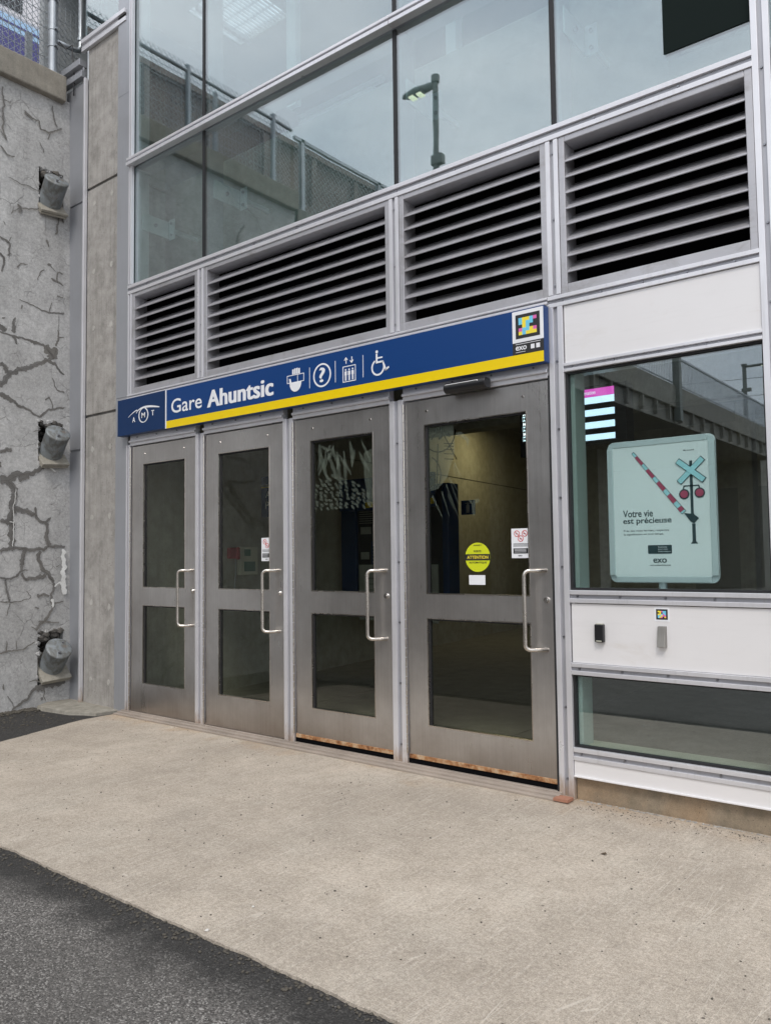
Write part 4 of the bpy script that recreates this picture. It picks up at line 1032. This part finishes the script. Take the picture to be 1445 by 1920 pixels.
# coloured code tag
CY = plain('tag_cyan', (.16, .58, .80), .5); MG = plain('tag_magenta', (.72, .14, .42), .5); YE = plain('tag_yellow', (.90, .72, .05), .5); CH = plain('tag_black', (.02, .02, .022), .5)
def code_tag(owner, x0, x1, z0, z1, y, rows, border):
    MB().rect(x0, x1, z0, z1, y, .0014).build('white_border', WHITE, owner)
    bx = (x1-x0)*border; MB().rect(x0+bx, x1-bx, z0+bx, z1-bx, y-.0016, .0006).build('black_square', CH, owner)
    ix0, ix1, iz0, iz1 = x0+bx*1.9, x1-bx*1.9, z0+bx*1.9, z1-bx*1.9; n = len(rows); cells = {}
    for j, r in enumerate(rows):
        for i, c in enumerate(r):
            if c == '.': continue
            mb = cells.setdefault(c, MB()); w_, h = (ix1-ix0)/n, (iz1-iz0)/n
            mb.rect(ix0+i*w_, ix0+(i+1)*w_, iz1-(j+1)*h, iz1-j*h, y-.0024, .0004)
    for c, mb in cells.items(): mb.build('colour_cells', {'c': CY, 'm': MG, 'y': YE}[c], owner)
tg = thing('code_sign', (3.697, -.065, 2.43), 'white and black sticker with coloured blocks on the right end of the blue sign', 'sticker')
code_tag(tg, 3.604, 3.788, 2.376, 2.546, SY-.0005, ['ycyym', 'cyyc.', '.cc..', 'mccym', 'yccyy'][:0] or ['cyycm', 'cycc.', '.yc..', 'mccym', 'ycyyy'], .11)
MB().rect(3.604, 3.788, 2.312, 2.3758, SY-.0006, .0012).build('black_strip', CH, tg)
text('lettering', 'exo', 3.622, 3.688, 2.334, 2.356, SY-.0022, WHITE, tg, bold=.04)
MB().rect(3.622, 3.770, 2.366, 2.3685, SY-.0022, .0004).rect(3.622, 3.680, 2.323, 2.325, SY-.0022, .0004).rect(3.712, 3.734, 2.332, 2.356, SY-.0022, .0004).rect(3.744, 3.766, 2.332, 2.356, SY-.0022, .0004).build('small_marks', WHITE, tg)
t2 = thing('code_sticker', (4.336, .008, .95), 'small square sticker of coloured blocks above the grey intercom plate', 'sticker')
code_tag(t2, 4.300, 4.373, .918, .985, .0096, ['yymcc', '.y.cc', 'yycmc', 'ccymm', 'cym.y'], .12)
# door operator sensor
p = thing('door_sensor', (3.30, -.05, 2.205), 'black tubular motion sensor above the widest door', 'sensor')
m = MB(); m.cyl((3.162, -.055, 2.195), (3.435, -.055, 2.195), .030, n=24).box(3.165, 3.432, -.05, -.012, 2.170, 2.222); m.build('housing', BLACK, p, bevel=.004)
MB().box(3.172, 3.392, -.083, -.070, 2.196, 2.214).build('chrome_strip', CHROME, p, bevel=.004)
# card reader and intercom
p = thing('card_reader', (4.027, 0, .85), 'small black card reader on the pale panel, nearest the doors', 'card reader')
MB().box(4.003, 4.050, -.018, .010, .803, .893).build('housing', BLACK, p, bevel=.005)
MB().box(4.012, 4.041, -.0195, -.018, .808, .813).box(4.010, 4.044, -.014, .009, .893, .8965).build('light_bar', plain('pale_plastic', (.5, .5, .42), .4), p)
p = thing('intercom_plate', (4.335, 0, .845), 'scuffed grey steel push plate on the pale panel under the small sticker', 'push plate')
m = MB(); m.add([(4.315, .010, .795), (4.357, .010, .795), (4.357, .010, .896), (4.315, .010, .896), (4.318, -.022, .797), (4.355, -.022, .797), (4.355, -.004, .894), (4.318, -.004, .894)], [(4, 5, 6, 7), (0, 4, 7, 3), (1, 2, 6, 5), (3, 7, 6, 2), (0, 1, 5, 4)])
m.build('plate', metal('scuffed_zinc', (.30, .29, .27), .5, .6, .5), p, bevel=.002)
# round attention sticker + white label
p = thing('round_sticker', (3.302, .024, 1.234), 'round yellow green ATTENTION sticker on the glass of the widest door', 'sticker')
LIMEY = plain('sticker_lime', (.62, .68, .02), .4); GY = .0275
MB().disc(3.302, 1.234, .082, GY, n=48).build('disc', LIMEY, p)
MB().rect(3.2205, 3.3835, 1.2165, 1.2515, GY-.0013).build('black_band', CH, p)
text('lettering', 'ATTENTION', 3.234, 3.372, 1.225, 1.243, GY-.003, YE, p, bold=.03)
text('lettering', 'PORTE', 3.278, 3.326, 1.262, 1.273, GY-.0018, CH, p, bold=.03)
text('lettering', 'AUTOMATIQUE', 3.246, 3.360, 1.198, 1.209, GY-.0018, CH, p, bold=.02)
text('lettering', 'ARRÊT', 3.274, 3.330, 1.298, 1.306, GY-.0018, CH, p, bold=.02)
q = MB().rect(3.243, 3.349, 1.080, 1.134, GY).build('blank_label', WHITE); tag(q, 'blank white label on the glass under the round yellow sticker', 'sticker')
# no-smoking notices
REDI = plain('red_ink', (.6, .06, .06), .5)
def notice(x0, x1, z0, z1, cut, label):
    p = thing('notice_sticker', ((x0+x1)/2, .022, z0), label, 'sticker'); w_ = x1-x0; h = z1-z0
    MB().rect(x0, x1-cut, z0, z1, GY).build('sheet', WHITE, p)
    s = MB(); ii = MB()
    for fx, fz in ((.30, .83), (.72, .83), (.5, .66)):
        cx, cz, r = x0+fx*w_, z0+fz*h, w_*.15
        if cx+r > x1-cut: continue
        s.ring(cx, cz, r, r*.82, GY-.0013, n=24).line([(cx-r*.6, cz+r*.6), (cx+r*.6, cz-r*.6)], r*.16, GY-.0013); ii.rect(cx-r*.5, cx+r*.4, cz-r*.2, cz, GY-.0012, .0003)
    s.build('prohibition_ring', REDI, p)
    xe = x1-cut-.004
    ii.rect(x0+.1*w_, xe-.01, z0+h*.155, z0+h*.33, GY-.0013)
    for fz in (.44, .48, .40): ii.rect(x0+.1*w_, xe-.004, z0+h*fz, z0+h*(fz+.012), GY-.0013)
    ii.build('printed_block', CH, p)
    l = MB()
    for fz in (.20, .25, .29): l.rect(x0+.16*w_, xe-.02, z0+h*fz, z0+h*(fz+.012), GY-.0027, .0003)
    l.build('printed_lines', WHITE, p)
    text('lettering', 'exo', x0+w_*.36, x0+w_*.56, z0+h*.06, z0+h*.10, GY-.0018, CH, p, bold=.04)
notice(3.520, 3.634, 1.227, 1.387, 0, 'white prohibition notice on the glass at the right of the widest door')
notice(1.536, 1.652, 1.224, 1.386, .025, 'white prohibition notice on the glass edge of the second door from the left')
# ---- poster frame behind the window
p = thing('poster_frame', (4.30, .10, 1.10), 'pale safety poster in a silver snap frame leaning behind the window', 'poster')
FR = plain('snap_frame', (.70, .77, .78), .35, .2); PAP = plain('poster_paper', (.93, .965, .96), .6); PB = plain('poster_blue', (.45, .82, .88), .6); PR = plain('poster_red', (.50, .07, .14), .6)
x0, x1, z0, z1 = 4.045, 4.580, 1.098, 1.812; PY = .10
m = MB(); fw = .034
def rr_(x0, x1, z0, z1, r, n=6):
    o = []
    for cx, cz, a in ((x1-r, z1-r, 0), (x0+r, z1-r, 90), (x0+r, z0+r, 180), (x1-r, z0+r, 270)):
        o += [(cx+r*math.cos(R(a+90*i/n)), cz+r*math.sin(R(a+90*i/n))) for i in range(n+1)]
    return o
MB().poly(rr_(x0, x1, z0, z1, .035), PY+.02, .012).build('backing', FR, p, bevel=.002)
MB().box(x0+.035, x1-.035, PY-.004, PY+.007, z1-.032, z1-.002).box(x0+.035, x1-.035, PY-.004, PY+.007, z0+.002, z0+.032).box(x0+.001, x0+.031, PY-.004, PY+.007, z0+.036, z1-.036).box(x1-.031, x1-.001, PY-.004, PY+.007, z0+.036, z1-.036).build('snap_rail', FR, p, bevel=.003)
MB().rect(x0+.0315, x1-.0315, z0+.0325, z1-.0325, PY+.0005).build('sheet', PAP, p)
W_, H_ = x1-x0, z1-z0; q = PY-.001
def pu(u): return x0 + u*W_
def pv(v): return z1 - v*H_
# artwork measured in fractions of the frame, from its top left corner
arm = [(.255, .088), (.715, .525)]
def along(f, off=0):
    dx, dz = pu(arm[1][0])-pu(arm[0][0]), pv(arm[1][1])-pv(arm[0][1]); L = math.hypot(dx, dz)
    return (pu(arm[0][0])+dx*f-dz/L*off, pv(arm[0][1])+dz*f+dx/L*off)
def strip(mb, f0, f1, w0, w1, y):
    mb.poly([along(f0, w0), along(f0, -w0), along(f1, -w1), along(f1, w1)], y)
k = MB(); strip(k, 0, 1, .0075, .0135, q); k.build('gate_outline', TEAL, p)
k = MB(); strip(k, .01, .995, .0055, .0112, q-.0013); k.build('gate_arm', PB, p)
k = MB()
for a, b in ((.07, .20), (.29, .42), (.50, .63), (.71, .83), (.91+.0, .97)) : strip(k, a, b, .0065+.005*a, .0065+.005*b, q-.0026)
k.build('gate_stripe', PR, p)
k = MB(); px_ = .79
k.rect(pu(.775), pu(.80), pv(.545), pv(.175), q).rect(pu(.782), pu(.812), pv(.72), pv(.60), q).poly([(pu(.765), pv(.735)), (pu(.83), pv(.735)), (pu(.81), pv(.715)), (pu(.785), pv(.715))], q)
k.poly([(pu(.715), pv(.528)), (pu(.80), pv(.535)), (pu(.845), pv(.565)), (pu(.80), pv(.60)), (pu(.77), pv(.585))], q-.0014)
k.line([(pu(.715), pv(.365)), (pu(.722), pv(.345)), (pu(.85), pv(.345)), (pu(.857), pv(.365))], .006, q)
k.disc(pu(.722), pv(.40), .0245, q-.0014).disc(pu(.858), pv(.395), .0245, q-.0014)
k.build('signal_post', TEAL, p)
MB().disc(pu(.722), pv(.40), .0185, q-.0028).disc(pu(.858), pv(.395), .0185, q-.0028).each('signal_lamp', PR, p)
def cross(w_, L, y): 
    k = MB(); cx, cz = pu(.787), pv(.242)
    for s_ in (1, -1): 
        a = R(44 if s_ > 0 else -39); k.line([(cx-L*math.cos(a), cz-L*math.sin(a)), (cx+L*math.cos(a), cz+L*math.sin(a))], w_, y-(.0015 if s_ < 0 else 0))
    return k
cross(.030, .074, q-.0014).build('cross_outline', TEAL, p)
k = cross(.024, .072, q-.0045); k.build('cross_board', PB, p)
text('lettering', 'Votre vie', pu(.145), pu(.43), pv(.542), pv(.492), q, TEAL, p, bold=.022)
text('lettering', 'est précieuse', pu(.145), pu(.60), pv(.60), pv(.548), q, TEAL, p, bold=.022)
text('lettering', 'Près des voies ferrées, respectez', pu(.148), pu(.575), pv(.648), pv(.630), q, TEAL, p, bold=.01)
text('lettering', 'la signalisation en tout temps.', pu(.148), pu(.525), pv(.673), pv(.655), q, TEAL, p, bold=.01)
MB().poly(rr_(pu(.375), pu(.595), pv(.80), pv(.74), .005), q).build('dark_plate', TEAL, p)
text('lettering', 'Scannez', pu(.47), pu(.55), pv(.758), pv(.748), q-.002, WHITE, p, bold=.01); text('lettering', 'pour plus', pu(.47), pu(.555), pv(.775), pv(.763), q-.002, WHITE, p, bold=.01)
text('lettering', "d'informations", pu(.47), pu(.585), pv(.788), pv(.780), q-.002, WHITE, p, bold=.01)
text('lettering', 'exo', pu(.42), pu(.545), pv(.862), pv(.832), q, TEAL, p, bold=.045)
text('lettering', 'exo.quebec/securite', pu(.39), pu(.58), pv(.885), pv(.873), q, TEAL, p, bold=.02)
text('lettering', 'Ma sécurité', pu(.725), pu(.82), pv(.108), pv(.096), q, TEAL, p, bold=.01)
MB().cyl((4.30, .14, 1.03), (4.30, .14, 1.12), .02, n=12).box(4.22, 4.38, .09, .16, 1.031, 1.04).build('stand', FR, p)
# ---- frosted drawing on the insides of the two right doors
def squig(mb, x, z, L, a, w_, turn, y, rr, wob=.5):
    P = [(x, z)]; n = 9
    for i in range(n):
        a += turn/n + rr.uniform(-wob, wob)*.35; x += math.cos(a)*L/n; z += math.sin(a)*L/n; P.append((x, z))
    for i in range(n):
        k = math.sin((i+.7)/n*math.pi*.95); (xa, za), (xb, zb) = P[i], P[i+1]
        dx, dz = xb-xa, zb-za; q_ = math.hypot(dx, dz)+1e-6; wa = w_*(.25+.75*math.sin((i+.2)/n*3)); wb = w_*(.25+.75*math.sin((i+1.2)/n*3)); nx, nz = -dz/q_/2, dx/q_/2
        mb.add([(xa+nx*wa, y, za+nz*wa), (xa-nx*wa, y, za-nz*wa), (xb-nx*wb, y, zb-nz*wb), (xb+nx*wb, y, zb+nz*wb)], [(0, 1, 2, 3)])
FY = .0365
fr_ = thing('frosted_drawing', (2.28, FY, 1.8), 'frosted scribbled film on the upper glass of the third door from the left', 'window film')
mb = MB(); rr = random.Random(4)
for i in range(16):
    squig(mb, rr.uniform(2.06, 2.48), rr.uniform(1.90, 2.00), rr.uniform(.07, .18), rr.uniform(-2.2, -.9), rr.uniform(.014, .03), rr.uniform(-.9, .9), FY+.0001*i, rr)
for x, z in ((2.10, 1.93), (2.17, 1.92), (2.24, 1.93), (2.30, 1.93)):
    squig(mb, x, z, rr.uniform(.18, .24), -1.5+rr.uniform(-.1, .35), .028, rr.uniform(0, .4), FY+.002, rr, .2)
mb.build('brush_strokes', FROST, fr_)
# lower field with dark breaks: a mosaic of frosted cells with gaps
mb = MB(); rr = random.Random(14)
for i in range(11):
    for j in range(9):
        x = 2.055+i*.045+rr.uniform(-.012, .012); z = 1.565+j*.026+rr.uniform(-.006, .006)
        if z > 1.80-.02*abs(i-3) or (i > 8 and j > 5): continue
        a = rr.uniform(-.9, -.3); n = 7; P = []
        for k in range(n):
            t_ = 2*math.pi*k/n; rx, rz = rr.uniform(.014, .026), rr.uniform(.006, .012); u_, v_ = rx*math.cos(t_), rz*math.sin(t_)
            P.append((x+u_*math.cos(a)-v_*math.sin(a), FY+.0002*((i*9+j) % 11), z+u_*math.sin(a)+v_*math.cos(a)))
        mb.add(P, [tuple(range(n))])
mb.build('scribble_field', FROST, fr_)
mb = MB(); mb.add([(2.47, FY, 1.90), (2.555, FY, 1.93), (2.555, FY, 1.57), (2.50, FY, 1.57), (2.47, FY, 1.76)], [(0, 1, 2, 3, 4)]); mb.build('plain_patch', FROST, fr_)
fd = thing('frosted_compass_drawing', (3.2, FY, 1.8), 'frosted compass dial film with thin rays on the upper glass of the widest door', 'window film')
INKD = glassmat('film_line', (.25, .26, .25), .02)
mb = MB(); P = [(2.965, 1.625), (3.03, 1.635), (3.06, 1.66), (3.10, 1.70), (3.13, 1.78), (3.15, 1.82), (3.155, 1.90), (3.145, 2.012), (2.965, 2.012)]
mb.add([(x, FY, z) for x, z in P], [tuple(range(len(P)))]); mb.build('dial_field', FROST, fd)
mb = MB()
mb.add([(3.165, FY, 1.955), (3.20, FY, 1.955), (3.255, FY, 1.91), (3.245, FY, 1.86), (3.232, FY, 1.90), (3.195, FY, 1.93), (3.165, FY, 1.93)], [(0, 1, 2, 3, 4, 5, 6)])
def ray_(x0_, z0_, x1_, z1_, w_): 
    dx, dz = x1_-x0_, z1_-z0_; L = math.hypot(dx, dz); nx, nz = -dz/L*w_/2, dx/L*w_/2
    mb.add([(x0_+nx, FY, z0_+nz), (x0_-nx, FY, z0_-nz), (x1_-nx*.4, FY, z1_-nz*.4), (x1_+nx*.4, FY, z1_+nz*.4)], [(0, 1, 2, 3)])
for a in ((2.99, 1.60, 3.06, 1.47, .014), (3.06, 1.62, 3.11, 1.47, .009), (3.09, 1.66, 3.17, 1.47, .008), (3.11, 1.70, 3.19, 1.50, .006), (3.12, 1.69, 3.17, 1.62, .006), (3.15, 1.78, 3.19, 1.70, .01), (3.10, 1.60, 3.15, 1.50, .006), (3.145, 1.76, 3.165, 1.70, .008)): ray_(*a)
mb.add([(3.27-.028, FY, 1.556), (3.262, FY, 1.536), (3.268, FY, 1.470), (3.284, FY, 1.470), (3.286, FY, 1.536), (3.312, FY, 1.545), (3.312, FY, 1.562), (3.28, FY, 1.562), (3.268, FY, 1.545), (3.258, FY, 1.565)], [tuple(range(10))])
mb.build('rays', FROST, fd)
l = MB(); yy = FY+.003
l.ring(3.045, 1.965, .115, .108, yy, n=40, a0=180, a1=365); l.ring(2.93, 1.72, .125, .119, yy, n=24, a0=-35, a1=60); l.ring(2.985, 1.685, .034, .02, yy, n=24)
l.line([(3.045, 2.01), (3.165, 1.80)], .006, yy).line([(3.045, 2.01), (2.99, 1.93)], .005, yy).line([(3.035, 1.90), (3.025, 1.66)], .007, yy).line([(3.06, 2.0), (3.06, 1.94), (3.045, 1.93)], .012, yy).line([(3.09, 1.97), (3.12, 1.94), (3.09, 1.955)], .01, yy)
for z in (1.90, 1.885, 1.865, 1.84, 1.81): l.line([(3.08, z), (3.145, z-.008)], .005, yy)
l.ring(3.015, 1.975, .009, .004, yy, n=14)
l.build('dial_lines', INKD, fd)

# ---- the surroundings that the glass mirrors: railway bridge, street lamps, far trees
BR_ = thing('railway_bridge', (-1.05, -15, 4.4), 'concrete railway bridge with picket railing, mirrored in the windows', 'bridge')
MB().box(-12, -1.25, -27, -2.92, 4.55, 5.5).build('deck', CFAR, BR_)
MB().box(-1.25, -1.02, -27, -2.92, 4.95, 5.50).box(-1.25, -1.12, -27, -2.92, 4.55, 4.95).build('fascia', CFAR, BR_, bevel=.01)
m = MB(); y = -26.8
while y < -3: m.box(-1.13, -1.02, y, y+.06, 4.60, 4.949); y += .9
m.build('fascia_rib', CFAR, BR_)
m = MB(); y = -26.9
while y < -6.2: m.cyl((-1.10, y, 5.5), (-1.10, y, 6.28), .011, n=5, cap=False); y += .115
m.box(-1.13, -1.08, -27, -6.2, 6.28, 6.33).box(-1.12, -1.09, -27, -6.2, 5.58, 5.61); m.build('picket_railing', GALV, BR_)
m = MB(); wires(m, -6.2, -2.95, 5.5, 6.42, -1.12, .075, .004); m.box(-1.14, -1.10, -6.2, -2.95, 6.42, 6.46)
for y in (-3.1, -4.6, -6.15): m.box(-1.16, -1.10, y-.03, y+.03, 5.5, 6.46)
m.build('mesh_fence', GALV, BR_)
MB().box(-12, -9, -27, -2.92, -.1, 4.55).box(-12, -1.6, -28.5, -27, -.1, 5.4).build('abutment_and_added_wall', CFAR, BR_)  # end abutment, plus an unseen far-side wall added to darken the door reflections
MB().box(-5.4, -4.6, -14, -13.2, -.1, 4.55).box(-5.4, -4.6, -20.5, -19.7, -.1, 4.55).each('pier', CFAR, BR_)
POLE = plain('pole_dark_green', (.17, .19, .18), .5); LED = plain('lamp_glow', (.9, .9, .7), .4, em=(.9, 1, .7), es=1.2)
p = thing('catenary_mast', (-1.0, -16.5, 5.1), 'dark lattice mast beside the bridge railing, mirrored in the right window', 'mast')
MB().box(-1.08, -.92, -16.6, -16.4, 4.6, 10.5).build('mast', POLE, p)
m = MB()
for z in (6.6, 6.9, 7.2): m.box(-1.3, -.7, -16.55, -16.45, z, z+.05)
m.build('bracket', POLE, p)
def lamp(x, y, zb, zt, label, hd=1, r=.055, arm=.35):
    p = thing('street_lamp', (x, y, zb), label, 'street lamp', 'street lamps mirrored in the glass')
    MB().cyl((x, y, zb), (x, y, zt), r, r*.8, n=14).build('pole', POLE, p, smooth=False)
    MB().cyl((x, y, zt), (x, y, zt+.12), r*1.2, n=14).box(x-r*1.2, x+r*2.4, y-r*1.0, y+r*1.0, zt-1.28, zt-1.12).build('collar', POLE, p, bevel=.01)
    h = MB(); X = x-hd*arm
    pr = [(x, .0, .05), (x-hd*arm*.35, .05, .07), (X, .10, .06), (X-hd*.18, .08, .03), (X-hd*.25, .02, .0)]
    vs = []; n_ = 10
    for (hx, ry, rz) in pr:
        for i in range(n_): q_ = 2*math.pi*i/n_; vs.append((hx, y+max(ry, .02)*math.cos(q_), zt-.02+max(rz, .012)*math.sin(q_)))
    h.add(vs, [(j*n_+i, j*n_+(i+1) % n_, (j+1)*n_+(i+1) % n_, (j+1)*n_+i) for j in range(len(pr)-1) for i in range(n_)])
    h.build('lamp_head', POLE, p, smooth=True)
    MB().box(X-.10, X-.02, y-.06, y+.06, zt-.095, zt-.075).box(X+.04, X+.12, y-.06, y+.06, zt-.095, zt-.075).build('lens', LED, p)
lamp(-.90, -5.72, 4.7, 8.35, 'green street lamp with two glowing lenses, mirrored in the large upper pane')
lamp(-4.9, -38.5, 0, 10.6, 'tall far street lamp beyond the bridge, mirrored in the right window', -1, .12, .9)
lamp(-2.9, -41.5, 0, 9.2, 'shorter far street lamp mirrored at the right edge of the window', -1, .10, .9)
m = MB()
for z, zz_ in ((9.5, 8.4), (8.6, 7.9), (7.7, 7.3)):
    m.tube([(-14+30*k/12, -33+.2*k, z+(zz_-z)*k/12-.5*math.sin(k/12*3.14)) for k in range(13)], .012, 4)
tag(m.build('overhead_wires', BLACK), 'thin sagging overhead wires beyond the bridge, mirrored in the window', 'wires', kind='stuff')
# wooded background beyond the street
def leafmat():
    m, t, b = mat('far_foliage'); v = coords(t); c = ramp(t, noi(t, v, .9, 5), (.3, (.020, .032, .018)), (.7, (.060, .085, .038)))
    t.links.new(c, b.inputs['Base Color']); b.inputs['Roughness'].default_value = .8; return m
LEAF = leafmat(); rr = random.Random(2); mb = MB()
def clump(cx, cy, cz, rx, rz, n):
    for i in range(n):
        a = rr.uniform(0, 6.28); h = rr.uniform(-1, 1); r = rr.random()**.4; q_ = math.sqrt(1-h*h)
        p = Vector((cx+rx*r*q_*math.cos(a), cy+rx*r*q_*math.sin(a), cz+rz*r*h)); s_ = rr.uniform(.18, .42)
        u = Vector((rr.gauss(0, 1), rr.gauss(0, 1), rr.gauss(0, 1))).normalized(); w_ = u.orthogonal().normalized()
        mb.add([p-u*s_, p-w_*s_*.6, p+u*s_, p+w_*s_*.6], [(0, 1, 2, 3)])
for i in range(34):
    x = -34+i*2.6; y = -50+rr.uniform(-4, 4); h = rr.uniform(4.2, 7.0)
    clump(x, y, h*.5, rr.uniform(2, 3.2), h*.5, 420)
tag(mb.build('far_trees', LEAF), 'dark mass of trees across the street, mirrored in the door glass', 'trees', kind='stuff')
